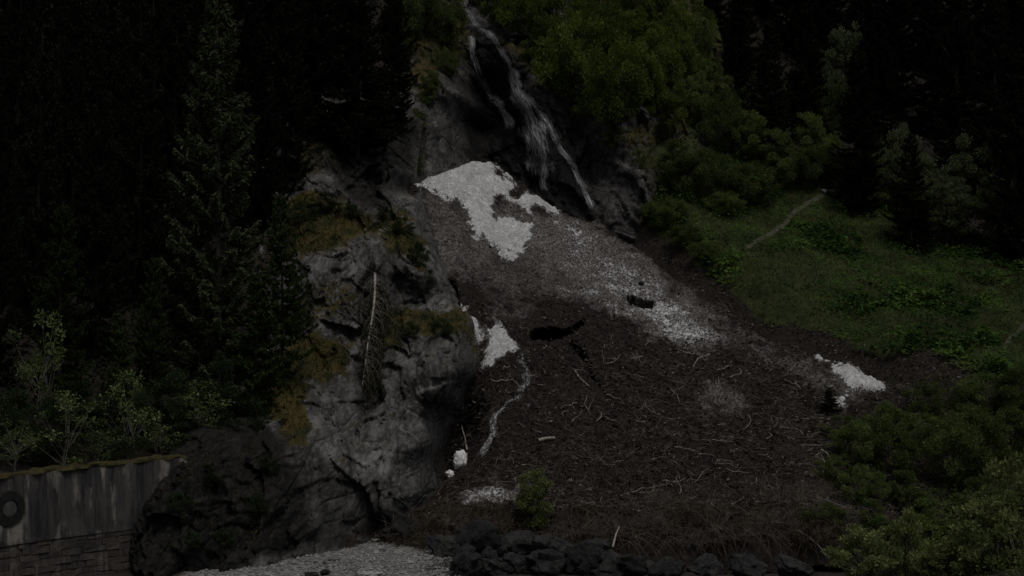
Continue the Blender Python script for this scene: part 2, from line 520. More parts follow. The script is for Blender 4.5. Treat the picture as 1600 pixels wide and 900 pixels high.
MAT = {}
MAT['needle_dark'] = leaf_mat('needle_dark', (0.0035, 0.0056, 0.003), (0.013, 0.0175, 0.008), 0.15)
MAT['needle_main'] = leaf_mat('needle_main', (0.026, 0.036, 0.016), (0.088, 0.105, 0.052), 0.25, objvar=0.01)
MAT['needle_young'] = leaf_mat('needle_young', (0.012, 0.025, 0.008), (0.046, 0.068, 0.019), 0.22)
MAT['needle_brown'] = leaf_mat('needle_brown', (0.010, 0.011, 0.007), (0.042, 0.040, 0.026), 0.1)
MAT['leaf_bright'] = leaf_mat('leaf_bright', (0.030, 0.050, 0.010), (0.125, 0.16, 0.032), 0.45, objvar=0.2)
MAT['leaf_mid'] = leaf_mat('leaf_mid', (0.040, 0.062, 0.018), (0.12, 0.15, 0.044), 0.42)
MAT['leaf_pale'] = leaf_mat('leaf_pale', (0.05, 0.066, 0.030), (0.15, 0.175, 0.085), 0.4, objvar=0.25)
MAT['leaf_fore'] = leaf_mat('leaf_fore', (0.07, 0.095, 0.03), (0.23, 0.26, 0.10), 0.42, objvar=0.15)
MAT['leaf_sap'] = leaf_mat('leaf_sap', (0.045, 0.068, 0.022), (0.16, 0.195, 0.075), 0.42, objvar=0.25)
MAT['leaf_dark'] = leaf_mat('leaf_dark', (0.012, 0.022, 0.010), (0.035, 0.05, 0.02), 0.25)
MAT['herb'] = leaf_mat('herb', (0.012, 0.032, 0.007), (0.080, 0.14, 0.028), 0.38, objvar=0.01)
MAT['grass'] = leaf_mat('grass', (0.014, 0.022, 0.006), (0.080, 0.074, 0.022), 0.25, objvar=0.01)
MAT['bark'] = plain_mat('bark', (0.010, 0.008, 0.007), (0.035, 0.030, 0.026), 5, stretch=(3, 3, 0.6), bump=0.6)
MAT['bark_grey'] = plain_mat('bark_grey', (0.07, 0.062, 0.055), (0.19, 0.175, 0.16), 5, stretch=(2, 2, 2), bump=0.5)
MAT['driftwood'] = plain_mat('driftwood', (0.12, 0.102, 0.088), (0.36, 0.32, 0.285), 7, stretch=(1, 1, 1), bump=0.5)
MAT['twig'] = plain_mat('twig', (0.014, 0.011, 0.0095), (0.15, 0.125, 0.105), 1.3, bump=0.2)
MAT['chips'] = leaf_mat('chips', (0.005, 0.0042, 0.004), (0.19, 0.165, 0.15), 0.05, 0.9, 0.01)

def mat_hill():
    m, N = new_mat('hillside_soil')
    w = N.coord('World')
    g = N.attr('green')
    n1 = N.noise(w, 0.9, 6, 0.65); n2 = N.noise(w, 5.0, 4, 0.6)
    soil = N.mix(N.ramp(n2, [(0.3, 0), (0.7, 1)]), (0.008, 0.0065, 0.0055), (0.030, 0.024, 0.020))
    turf = N.mix(N.ramp(n1, [(0.3, 0), (0.7, 1)]), (0.014, 0.021, 0.007), (0.042, 0.050, 0.016))
    fac = N.ramp(N.math('ADD', g, N.math('MULTIPLY', N.math('SUBTRACT', n1, 0.5), 0.7)), [(0.42, 0), (0.58, 1)])
    c = N.mix(fac, soil, turf)
    path = N.mix(N.ramp(n2, [(0.3, 0), (0.7, 1)]), (0.035, 0.036, 0.022), (0.085, 0.08, 0.062))
    c = N.mix(N.ramp(N.math('ADD', N.attr('path'), N.math('MULTIPLY', N.math('SUBTRACT', n2, 0.5), 0.6)), [(0.45, 0), (0.62, 1)]), c, path)
    b = N.bump(n2, 0.7, 0.15, N.bump(n1, 0.6, 0.4))
    N.surface(c, 0.95, 0.15, b)
    return m
MAT['hill'] = mat_hill()

def mat_cone():
    m, N = new_mat('dirty_snow')
    w = N.coord('World')
    s = N.attr('snow')
    fine = N.noise(N.mapping(w, (1, 0.6, 1)), 7.5, 5, 0.8)
    mid = N.noise(N.mapping(w, (1, 0.7, 1)), 1.5, 6, 0.7)
    low = N.noise(w, 0.3, 4, 0.6)
    k = N.math('ADD', N.math('MULTIPLY', N.math('SUBTRACT', mid, 0.5), 0.75), N.math('MULTIPLY', N.math('SUBTRACT', low, 0.5), 0.5))
    t = N.math('ADD', s, k)
    # needles, bark and soil melted out of the snow: cover thins as the snow attribute rises
    dirt = N.mix(N.ramp(N.noise(w, 2.6, 6, 0.78), [(0.34, 0), (0.68, 1)]), (0.006, 0.0045, 0.004), (0.037, 0.0285, 0.0245))
    grey = N.mix(N.ramp(fine, [(0.42, 0), (0.62, 1)]), (0.035, 0.029, 0.026), (0.27, 0.255, 0.245))
    clean = N.mix(N.ramp(fine, [(0.37, 0.0), (0.57, 1.0)]), (0.25, 0.242, 0.235), (0.84, 0.85, 0.86))
    clean = N.mix(N.ramp(mid, [(0.40, 0.6), (0.58, 0.0)]), clean, (0.36, 0.355, 0.35))
    c = N.mix(N.ramp(t, [(0.10, 0), (0.42, 1)]), dirt, grey)
    c = N.mix(N.ramp(N.math('ADD', t, N.math('MULTIPLY', N.math('SUBTRACT', fine, 0.5), 1.1)), [(0.55, 0), (0.78, 1)]), c, clean)
    h = N.math('ADD', N.math('MULTIPLY', mid, 1.2), N.math('MULTIPLY', fine, 0.7))
    N.surface(c, 0.85, 0.15, N.bump(h, 1.0, 0.28))
    return m
MAT['cone'] = mat_cone()

def mat_rock(name, dark, light, wet=0.0, moss=True):
    m, N = new_mat(name)
    w = N.mapping(N.coord('World'), (1, 0.22, 1))             # bedding: the grain runs into the hill
    n1 = N.noise(w, 0.75, 8, 0.72)
    n2 = N.noise(N.mapping(w, (1.3, 1.3, 0.6)), 1.5, 8, 0.74)
    n3 = N.noise(w, 5.0, 6, 0.75)
    c = N.mix(N.ramp(n1, [(0.40, 0), (0.60, 1)]), dark, light)
    for sc_, am in ((0.8, 0.75), (2.3, 0.6)):                 # each jointed block weathers to a grey of its own
        q = N.n('ShaderNodeSeparateColor'); N.link(N.voro(N.mapping(N.mix(0.10, w, N.ncol(w, 1.5), 'LINEAR_LIGHT'), (1, 1, 0.6), (0, 0.35, 0)), sc_, 'F1', 'Color'), q.inputs[0])
        c = N.mix(N.ramp(q.outputs[0], [(0.0, am), (0.75, 0.0)]), c, tuple(x * 0.75 for x in dark))
    c = N.mix(N.ramp(n2, [(0.42, 0.8), (0.54, 0.0)]), c, tuple(x * 0.42 for x in dark))      # water streaks
    c = N.mix(N.ramp(n3, [(0.5, 0.0), (0.72, 0.5)]), c, tuple(min(1, x * 1.5) for x in light))  # lichen
    cr = N.voro(N.mapping(N.mix(0.10, w, N.ncol(w, 1.5), 'LINEAR_LIGHT'), (1, 1, 0.6), (0, 0.35, 0)), 0.8, 'DISTANCE_TO_EDGE')
    c = N.mix(N.ramp(cr, [(0.0, 0.5), (0.022, 0.0)]), c, tuple(x * 0.25 for x in dark))
    if moss:
        led = N.ramp(N.up(), [(0.45, 0.0), (0.80, 0.5)])
        f = N.math('ADD', N.math('ADD', N.math('ADD', N.attr('moss'), -0.10), led), N.math('MULTIPLY', N.math('SUBTRACT', N.noise(w, 2.0, 8, 0.78), 0.5), 2.2))
        mo = N.mix(N.ramp(N.noise(w, 1.1, 4), [(0.35, 0), (0.62, 1)]), (0.011, 0.015, 0.005), (0.060, 0.046, 0.014))
        c = N.mix(N.ramp(f, [(0.50, 0), (0.75, 1)]), c, mo)
    c = N.mix(N.math('MULTIPLY', N.attr('damp_shade'), 0.92), c, N.mix(N.ramp(n3, [(0.4, 0), (0.65, 1)]), tuple(x * 0.14 for x in dark), tuple(x * 0.42 for x in dark)))  # darkens wet gully and lower mound, and paints the shade under the spruces
    h = N.math('ADD', N.math('ADD', n2, N.math('MULTIPLY', n3, 0.4)), N.math('MULTIPLY', N.ramp(cr, [(0, 0), (0.05, 1)]), 0.4))
    N.surface(c, 0.8 - 0.3 * wet, N.math('SUBTRACT', 0.14, N.math('MULTIPLY', N.attr('damp_shade'), 0.09)), N.bump(h, 0.9, 0.17))
    return m
MAT['rock'] = mat_rock('spur_rock', (0.046, 0.044, 0.042), (0.19, 0.184, 0.178))
MAT['wet_rock'] = mat_rock('gully_rock', (0.036, 0.034, 0.034), (0.125, 0.119, 0.116), wet=0.35)

def mat_boulder():
    m, N = new_mat('boulder_stone')
    o = N.coord('Object')
    n1 = N.noise(o, 1.4, 8, 0.72); n2 = N.noise(o, 6, 5, 0.75)
    c = N.mix(N.ramp(n1, [(0.40, 0), (0.60, 1)]), (0.008, 0.008, 0.008), (0.052, 0.050, 0.049))
    c = N.mix(N.ramp(n2, [(0.55, 0), (0.75, 0.5)]), c, (0.12, 0.12, 0.115))
    v = N.n('ShaderNodeHueSaturation'); N.link(c, v.inputs['Color'])
    N.link(N.math('ADD', N.math('MULTIPLY', N.rand(), 0.8), 0.35), v.inputs['Value'])
    N.surface(v.outputs[0], 0.75, 0.35, N.bump(N.math('ADD', n1, N.math('MULTIPLY', n2, 0.5)), 1.0, 0.3))
    return m
MAT['boulder'] = mat_boulder()

def mat_gravel():
    m, N = new_mat('river_gravel')
    w = N.coord('World')
    cell = N.voro(w, 5.0, 'F1', 'Color')
    s = N.n('ShaderNodeSeparateColor'); N.link(cell, s.inputs[0])
    n1 = N.noise(w, 0.7, 5, 0.6)
    c = N.mix(N.ramp(s.outputs[0], [(0.0, 0), (1.0, 1)]), (0.10, 0.098, 0.096), (0.27, 0.265, 0.258))
    c = N.mix(N.ramp(n1, [(0.38, 0.6), (0.62, 0.0)]), c, (0.17, 0.165, 0.158))
    c = N.mix(N.attr('mud'), c, N.mix(n1, (0.012, 0.010, 0.009), (0.035, 0.030, 0.026)))
    d = N.voro(w, 5.0)
    N.surface(c, 0.9, 0.2, N.bump(N.math('ADD', d, N.math('MULTIPLY', N.noise(w, 20, 3), 0.4)), 0.9, 0.10))
    return m
MAT['gravel'] = mat_gravel()
MAT['pebble'] = plain_mat('pebble', (0.14, 0.138, 0.135), (0.36, 0.355, 0.345), 3.0, bump=0.2)
MAT['snow'] = None
def mat_snow():
    m, N = new_mat('old_snow')
    w = N.coord('World')
    g = N.noise(w, 8, 4, 0.7)
    c = N.mix(N.ramp(g, [(0.33, 0), (0.55, 1)]), (0.38, 0.37, 0.36), (0.80, 0.81, 0.81))
    N.surface(c, 0.8, 0.2, N.bump(g, 0.8, 0.1))
    return m
MAT['snow'] = mat_snow()

# ------------------------------------------------------------------ regions measured in the photograph
CLEAN = [
 [(648,288),(680,272),(722,252),(745,252),(757,246),(772,254),(780,268),(803,288),(800,303),(775,308),(764,316),(768,336),(783,347),(810,345),(832,352),(820,372),(816,392),(803,406),(785,396),(770,375),(745,365),(738,350),(730,330),(716,312),(695,305),(672,293)],
 [(805,310),(830,303),(845,308),(870,325),(868,333),(845,322),(828,328)],
 [(716,478),(726,480),(732,496),(748,508),(758,525),(746,532),(728,520),(718,508),(724,500)],
 [(762,498),(780,505),(800,530),(806,543),(790,556),(766,572),(755,576),(762,556),(754,545),(766,535),(768,515)],
 [(1284,560),(1320,571),(1362,587),(1388,601),(1378,610),(1348,607),(1322,594),(1298,576)],
 [(1306,620),(1320,622),(1318,636),(1309,634)],
]
SPECK = [  # value, polygon: snow showing between needles and bark
 (0.25, [(655,300),(700,310),(800,320),(900,342),(1000,392),(1110,470),(1200,545),(1100,540),(1000,500),(920,470),(850,470),(780,470),(740,440),(690,420),(660,350)]),
 (0.44, [(770,320),(900,345),(1000,400),(1060,460),(1120,525),(1090,530),(1020,500),(960,470),(900,450),(850,420),(830,380),(800,350)]),
 (0.56, [(880,350),(905,352),(950,395),(1010,440),(1045,475),(1110,525),(1085,532),(1030,525),(985,500),(950,465),(915,440)]),
 (0.60, [(985,452),(1015,447),(1045,480),(1105,522),(1075,530),(1015,505)]),
 (0.30, [(655,310),(700,310),(730,345),(760,375),(740,390),(700,350),(700,400),(672,400)]),
 (0.48, [(672,375),(712,378),(720,400),(690,412)]),
 (0.40, [(1105,595),(1160,605),(1170,640),(1125,645),(1100,625)]),
 (0.55, [(1290,572),(1350,608),(1330,622),(1298,602)]),
 (0.36, [(1180,545),(1280,562),(1330,610),(1300,620),(1240,590)]),
 (0.62, [(724,768),(765,752),(812,760),(820,786),(770,796),(724,786)]),
 (0.24, [(750,500),(800,480),(840,470),(820,510),(780,500)]),
 (0.36, [(860,330),(900,345),(930,365),(900,375),(860,350)]),
]
CAVE = [(828,520),(845,511),(885,513),(908,500),(912,506),(898,520),(880,529),(850,531),(832,529)]
CREV = [(976,466),(990,464),(1003,470),(1022,473),(1020,479),(1000,480),(986,475)]
GREEN = [(1010,250),(1120,235),(1220,260),(1330,275),(1420,300),(1600,420),(1900,440),(1900,640),(1600,590),(1520,585),(1450,545),(1380,560),(1300,520),(1190,500),(1140,450),(1090,415),(1070,390),(1020,360)]
FOREST_GREEN = [(640,0),(780,-40),(1060,-40),(1100,250),(1000,260),(900,180),(800,60),(700,70)]

# ------------------------------------------------------------------ hillside
def axis(a0, a, b, b0, step, grow):
    mid = np.arange(a, b + step / 2, step)
    lo, hi = [], []
    s, p = step, a
    while p > a0: s *= grow; p -= s; lo.append(p)
    s, p = step, b
    while p < b0: s *= grow; p += s; hi.append(p)
    return np.concatenate([lo[::-1], mid, hi])

xs, ys = axis(-160, -42, 62, 190, 0.4, 1.12), axis(44, 48, 150, 330, 0.4, 1.10)
GX, GY = np.meshgrid(xs, ys)
GZ = hill_z(GX, GY)
P = np.stack([GX, GY, GZ], -1)
hpx, hpy = proj(P)
green = np.maximum(sstep(-25, 25, sdist(hpx, hpy, GREEN)), 0.9 * sstep(-25, 25, sdist(hpx, hpy, FOREST_GREEN)))
green = np.maximum(green, np.where((hpx > 1330) & (hpy > 600), 0.40, 0))
def polyline_d(px, py, line):
    d = np.full(np.shape(px), 1e9)
    for p, q in zip(line[:-1], line[1:]):
        p, q = np.array(p, float), np.array(q, float); e = q - p
        t = np.clip(((px - p[0]) * e[0] + (py - p[1]) * e[1]) / (e @ e), 0, 1)
        d = np.minimum(d, np.hypot(px - p[0] - t * e[0], py - p[1] - t * e[1]))
    return d
PATH1 = [(1166,388),(1180,378),(1205,365),(1225,352),(1240,332),(1262,318),(1290,303),(1310,293),(1324,283)]
PATH2 = [(1605,505),(1590,520),(1578,528),(1572,540)]
path = np.maximum(1 - polyline_d(hpx, hpy, PATH1) / 7, 1 - polyline_d(hpx, hpy, PATH2) / 6).clip(0, 1)
me = make_mesh('hillside', P, grid_faces(len(ys), len(xs)), True, {'green': ('POINT', green), 'path': ('POINT', path)})
obj('hillside', me, MAT['hill'], kind='structure')

# ------------------------------------------------------------------ gravel bed
xs, ys = axis(-300, -22, 26, 300, 0.14, 1.18), axis(-160, 50, 71, 90, 0.14, 1.18)
GX, GY = np.meshgrid(xs, ys)
GZ = gravel_z(GX, GY)
mud = sstep(-4.2, -2.6, GX + 0.8 * fbm(np.stack([GX, GY, 0 * GX], -1) * 0.6, 3, 35)) * sstep(40, 46, GY)
mud = np.maximum(mud, sstep(-12.6, -13.8, GX + 0.5 * fbm(np.stack([GX, GY, 0 * GX], -1) * 0.6, 3, 36)) * sstep(40, 46, GY))
obj('gravel_bed', make_mesh('gravel_bed', np.stack([GX, GY, GZ], -1), grid_faces(len(ys), len(xs)), True, {'mud': ('POINT', mud)}), MAT['gravel'], kind='structure')

# ------------------------------------------------------------------ avalanche snow with debris
xs, ys = np.arange(-9.5, 28.5, 0.12), np.arange(64.5, 113.0, 0.13)
GX, GY = np.meshgrid(xs, ys)
GZ = cone_z(GX, GY)
P = np.stack([GX, GY, GZ], -1)
px, py = proj(P)
wob = 7 * fbm(P * 0.8, 3, 61) + 6 * fbm(P * 2.6, 3, 62)
snow = np.full(px.shape, -0.10) + 0.12 * fbm(P * 0.25, 3, 63)
for v, poly in SPECK:
    snow = np.maximum(snow, snow + (v - snow) * sstep(-26, 20, sdist(px, py, poly) + 1.5 * wob))
for poly in CLEAN:
    snow = np.maximum(snow, snow + (1.15 - snow) * sstep(-8, 6, sdist(px, py, poly) + 0.95 * wob))
lump = 0.12 * facets(P * 2.2, 64) + 0.09 * fbm(P * 3.8, 2, 65)
P[..., 2] += lump * (0.8 + 0.2 * (1 - np.clip(snow, 0, 1)))
P[..., 2] += 0.10 * sstep(0.5, 1, snow)                       # clean snow stands proud of the litter
HOLLOW = [(684,640),(745,630),(764,640),(738,685),(712,700),(700,748),(684,748)]
CRACK = [(892,527),(905,538),(918,552),(926,574),(938,596),(946,612),(940,612),(930,598),(917,577),(908,556),(896,543),(886,532)]
CRACK2 = [(700,436),(712,440),(716,470),(722,492),(712,490),(702,468)]
for poly, depth in ((CRACK, 1.3), (CRACK2, 2.5), (CAVE, 4.2), (CREV, 1.6), (HOLLOW, 5.0)):
    k = sstep(-1.0, 3.0, sdist(px, py, poly) + 0.32 * wob)
    P[..., 1] += depth * k
    P[..., 2] += -0.25 * k
keep = (GZ > np.minimum(hill_z(GX, GY), 99) - 1.6)
f = grid_faces(len(ys), len(xs))
f = f[keep.ravel()[f].any(1)]
obj('avalanche_snow', make_mesh('avalanche_snow', P, f, True, {'snow': ('POINT', snow)}), MAT['cone'], kind='structure')

# ------------------------------------------------------------------ rocky spur and waterfall gully
MOSSY = [(1.0,[(430,560),(470,530),(510,525),(545,545),(545,570),(520,585),(480,590),(470,640),(480,690),(455,690),(430,660),(400,640),(400,590)]),
         (0.9,[(610,490),(660,482),(720,490),(742,520),(745,560),(725,530),(690,522),(640,525),(600,545),(590,520)]),
         (0.9,[(440,330),(480,295),(530,305),(570,335),(590,360),(560,365),(530,380),(480,395),(440,400)]),
         (0.75,[(595,340),(640,330),(660,380),(680,440),(660,440),(630,400),(600,375)]),
         (0.2,[(230,760),(300,700),(400,690),(440,740),(420,850),(330,870),(250,860)]),
         (0.45,[(420,480),(520,440),(570,450),(560,490),(480,510),(430,520)]),
         (0.4,[(470,200),(540,200),(520,270),(470,260)])]
DARK_SHADE = [(1.0,[(150,920),(190,760),(260,660),(400,650),(445,680),(480,760),(500,850),(400,880),(300,920)]),(0.55,[(430,690),(520,720),(600,790),(580,850),(460,880)]),  # lower mound of the spur, darkened
        (1.0,[(490,170),(660,180),(650,250),(612,280),(600,335),(560,335),(520,290)]),(0.5,[(560,380),(620,400),(640,470),(600,520),(570,480)])]  # first patch here: shade under the spruces, painted into the rock colour
def relief(box, step, fn):
    xs, zs = np.arange(box[0], box[1], step), np.arange(box[2], box[3], step)
    X, Z = np.meshgrid(xs, zs)
    return np.stack([X, fn(X, Z), Z], -1), grid_faces(len(zs), len(xs))

def patch_attr(P, polys, soft=14, seed=70):
    px, py = proj(P)
    w = 10 * fbm(P * 0.7, 3, seed)
    r = np.zeros(px.shape)
    for v, poly in polys: r = np.maximum(r, v * sstep(-soft, soft, sdist(px, py, poly) + w))
    return r

P, f = relief(ROCK_BOX, 0.085, rock_y)
f = f[~((P[..., 0] > -6.8) & (P[..., 2] > 12.6)).ravel()[f].any(1)]          # the gully begins here
rock_P = P
obj('rocky_spur', make_mesh('rocky_spur', P, f, True, {'moss': ('POINT', patch_attr(P, MOSSY)), 'damp_shade': ('POINT', patch_attr(P, DARK_SHADE))}), MAT['rock'], kind='structure')

P, f = relief(CLIFF_BOX, 0.11, cliff_y)
CL_MOSS = [(0.9,[(640,0),(720,0),(735,60),(720,110),(690,100),(660,150),(640,120)]),(0.75,[(925,180),(960,180),(1005,225),(1000,245),(960,225),(930,205)]),
           (0.8,[(780,60),(880,90),(960,180),(930,200),(870,150),(820,110)]),(0.5,[(640,200),(670,190),(665,270),(640,280)]),(0.8,[(960,200),(1060,180),(1060,340),(1015,330),(1010,260)]),(1.0,[(900,-60),(1180,-60),(1180,240),(1040,200),(960,100)])]
CL_DAMP_SHADE = [DARK_SHADE[2],(0.8,[(735,90),(770,60),(800,200),(790,290),(740,280)]),(1.0,[(738,60),(760,50),(800,80),(850,150),(900,230),(945,345),(900,345),(840,310),(800,290),(770,260),(735,265),(725,200),(730,120)]),(0.85,[(850,100),(920,180),(940,300),(930,340),(880,220)])]  # wet gully rock; the first patch is painted spruce shade carried over
obj('waterfall_cliff', make_mesh('waterfall_cliff', P, f, True, {'moss': ('POINT', patch_attr(P, CL_MOSS)), 'damp_shade': ('POINT', patch_attr(P, CL_DAMP_SHADE))}), MAT['wet_rock'], kind='structure')

# ------------------------------------------------------------------ waterfall and meltwater stream
def veils(name_obj, lines, fn, mat, off):
    """broken sheets of water: wide strips that follow the land; the foam pattern runs down the strip"""
    vs, fs, U, V_, E, o = [], [], [], [], [], 0
    K = 9
    for li, (line, width) in enumerate(lines):
        line = np.array(line, float)
        seg = np.concatenate([[0], np.cumsum(np.hypot(*np.diff(line, axis=0).T))])
        n = max(10, int(seg[-1] / 2.5)); t = np.linspace(0, seg[-1], n)
        qx, qy = np.interp(t, seg, line[:, 0]), np.interp(t, seg, line[:, 1])
        w = np.interp(np.linspace(0, 1, n), np.linspace(0, 1, len(width)), width) * (1 + 0.35 * fbm(np.stack([t * 0.06, t * 0 + li, t * 0], -1), 3, 131))
        rows = []
        for j in range(K):
            a = j / (K - 1) - 0.5
            k = np.ones(5) / 5
            pts = np.array([fn(x, y) for x, y in zip(qx + a * w, qy)])
            for ax in range(3): pts[:, ax] = np.convolve(np.pad(pts[:, ax], 2, mode='edge'), k, 'valid')
            rows.append(pts + off * (1 + 0.5 * math.cos(a * 3.1)))
        R = np.stack(rows, 1)
        s_ = np.concatenate([[0], np.cumsum(np.linalg.norm(np.diff(R[:, K // 2], axis=0), axis=1))])
        vs.append(R.reshape(-1, 3)); fs.append(grid_faces(n, K) + o); o += n * K
        aa = np.linspace(-0.5, 0.5, K)
        U.append((aa[None] * w[:, None] * 0.05 + li * 7.0).ravel()); V_.append(np.repeat(s_, K))
        end = sstep(0, 0.06, t / seg[-1]) * sstep(1.0, 0.85, t / seg[-1])
        E.append(((1 - (2 * np.abs(aa)) ** 2.5)[None] * end[:, None]).ravel())
    me = make_mesh(name_obj, np.concatenate(vs), np.concatenate(fs), True, {'across': ('POINT', np.concatenate(U)), 'along': ('POINT', np.concatenate(V_)), 'edge': ('POINT', np.concatenate(E))})
    return obj(name_obj, me, mat, kind='structure')

def mat_veil(name, stretch, thr, across=4.2, top=0.75):
    m, N = new_mat(name)
    cx = N.n('ShaderNodeCombineXYZ'); N.link(N.attr('across'), cx.inputs[0]); N.link(N.attr('along'), cx.inputs[1])
    n = N.noise(N.mapping(cx.outputs[0], (across, stretch, 1)), 1.0, 7, 0.78, 0.7)
    n2 = N.noise(N.mapping(cx.outputs[0], (0.9, 0.35, 1)), 1.0, 3, 0.5)
    v = N.math('ADD', N.math('ADD', n, N.math('MULTIPLY', N.math('SUBTRACT', n2, 0.5), 0.5)), N.math('MULTIPLY', N.math('SUBTRACT', N.attr('edge'), 1.0), 0.5))
    a = N.ramp(v, [(thr, 0.0), (thr + 0.26, top)])
    N.surface(N.mix(n, (0.30, 0.31, 0.33), (0.66, 0.68, 0.70)), 0.4, 0.4, N.bump(n, 0.6, 0.08), alpha=a)
    return m
MAT['fall'], MAT['stream'] = mat_veil('white_water', 0.6, 0.43, 9.5, 0.6), mat_veil('stream_foam', 2.4, 0.47, 4.0, 0.85)

def on_cliff(x, y):
    a, b = ray(x, y)
    Y = np.linspace(100, 136, 180); X, Z = a * Y, b * Y
    m = Y > cliff_rbf(X, Z) - 0.75; i = np.argmax(m) if m.any() else 90
    return np.array([X[i], Y[i], Z[i]])

def on_cone(x, y):
    a, b = ray(x, y)
    Y = np.linspace(66, 112, 300); X, Z = a * Y, b * Y
    m = Z < cone_z(X, Y); i = np.argmax(m) if m.any() else 150
    return np.array([X[i], Y[i], Z[i]])

veils('waterfall', [
 ([(720,0),(730,20),(742,38),(757,50),(772,66)], [14, 24, 40, 30]),
 ([(760,42),(778,72),(793,98),(805,122),(822,152)], [14, 24, 28, 40]),
 ([(798,104),(806,138),(820,165),(830,195),(840,230),(846,262),(848,300)], [16, 46, 68, 74, 64, 46]),
 ([(832,190),(846,235),(850,262),(846,285),(858,312)], [12, 20, 22, 22]),
 ([(818,146),(845,176),(862,205),(875,232),(892,256),(905,280),(918,310),(936,352)], [16, 24, 22, 18, 16, 16]),
 ([(735,48),(738,80),(742,100),(750,124),(764,144),(782,168),(796,190),(802,222)], [12, 22, 34, 40, 36, 22]),
], on_cliff, MAT['fall'], np.array([0, -0.10, 0.04]))
veils('meltwater_stream', [
 ([(832,543),(815,556),(812,566),(822,580),(824,598),(816,612),(806,628),(800,645)], [16, 26, 36, 40, 44, 36]),
 ([(818,606),(828,625),(824,644)], [10, 14, 12]),
 ([(806,622),(790,640),(775,650),(770,662),(772,680),(762,695),(752,710),(744,732)], [18, 28, 26, 20, 24, 34]),
], on_cone, MAT['stream'], np.array([0, -0.10, 0.08]))

# ------------------------------------------------------------------ plants: one mesh set per kind, copied
ORD = ['first','second','third','fourth','fifth','sixth','seventh','eighth','ninth','tenth','eleventh','twelfth','thirteenth','fourteenth','fifteenth','sixteenth','seventeenth','eighteenth','nineteenth','twentieth','twenty-first','twenty-second','twenty-third','twenty-fourth','twenty-fifth','twenty-sixth','twenty-seventh','twenty-eighth','twenty-ninth','thirtieth']
def nth(i, n):
    return 'leftmost' if i == 0 else 'rightmost' if i == n - 1 else ORD[i] + ' from the left'

def conifer_mesh(H, R, seed, density=1.0, bare=0.08, tw=0.50, wid=0.085, droop=0.30):
    r = np.random.default_rng(seed)
    K = 9
    tz = np.linspace(0, 1, K)
    tp = np.stack([0.12 * np.sin(tz * 4 + seed), 0.12 * np.cos(tz * 3 + seed), tz * H], -1) - [0.12 * math.sin(seed), 0.12 * math.cos(seed), 0]
    tr = 0.011 * H * (1 - tz) ** 0.8 + 0.012
    bp, br = [], []
    NB, ND, NL, NW, NT = [], [], [], [], []
    z = bare * H
    while z < H * 0.985:
        f = z / H
        L0 = R * (1 - f) ** 0.75 * (0.55 + 0.45 * sstep(0.0, 0.22, f)) + 0.12
        nb = int(5 + 4 * (1 - f))
        for k in range(nb):
            a = r.uniform(0, 2 * math.pi)
            L = L0 * r.uniform(0.55, 1.12)
            t = np.linspace(0, 1, 6)
            rise = 0.45 - 0.75 * (1 - f)
            zz = L * (rise * t - droop * np.sin(t * math.pi * 0.9) * (1 - 0.6 * f) + 0.22 * t ** 3)
            d = np.array([math.cos(a), math.sin(a), 0]); q = np.array([-d[1], d[0], 0])
            bow = r.normal(0, 0.07) * L
            c = np.array([np.interp(z, tp[:, 2], tp[:, 0]), np.interp(z, tp[:, 2], tp[:, 1]), z])
            p = c + d * (L * t)[:, None] + q * (bow * t ** 2)[:, None] + np.stack([0 * t, 0 * t, zz], -1)
            bp.append(p); br.append((0.010 + 0.010 * L) * (1 - 0.85 * t))
            n = max(8, int(L * 42 * density))
            tt = r.uniform(0.12, 1.0, n) ** 0.85
            base = np.stack([np.interp(tt, t, p[:, j]) for j in range(3)], -1)
            sgn = r.choice([-1, 1], n)
            out = d[None] * r.uniform(0.35, 1.0, n)[:, None] + q[None] * (sgn * r.uniform(0.3, 1.0, n))[:, None]
            out[:, 2] += r.normal(-0.45, 0.35, n)
            ln = tw * r.uniform(0.5, 1.25, n) * (1.05 - 0.5 * tt)
            # every shoot carries a few finer side shoots
            for m in range(3):
                o2 = out + r.normal(0, 0.42, (n, 3)); o2[:, 2] -= 0.12 * m
                NB.append(base + out * (ln * 0.28 * m)[:, None]); ND.append(o2); NL.append(ln * (1 - 0.22 * m)); NW.append(wid * r.uniform(0.6, 1.3, n))
                NT.append(np.clip(r.normal(0.35, 0.25, n) + 0.35 * (tt - 0.5), 0, 1))
        z += r.uniform(0.8, 1.2) * (0.30 + 0.012 * H * (1 - f) * 1.2)
    v1, f1 = tubes(tp[None], tr[None], 7)
    v2, f2 = tubes(np.array(bp), np.array(br), 3)
    v, f = join((v1, f1), (v2, f2))
    trunk = make_mesh('conifer_trunk', v, f, True)
    B, D = np.concatenate(NB), np.concatenate(ND)
    side = np.cross(D, r.normal(size=D.shape) * [0.5, 0.5, 0.25] + [0, 0, 1.0])
    v, f = blades(B, D, np.concatenate(NL), np.concatenate(NW), side)
    crown = make_mesh('conifer_crown', v, f, False, {'tint': ('FACE', np.concatenate(NT))})
    return dict(H=H, R=R, trunk=trunk, crown=crown)

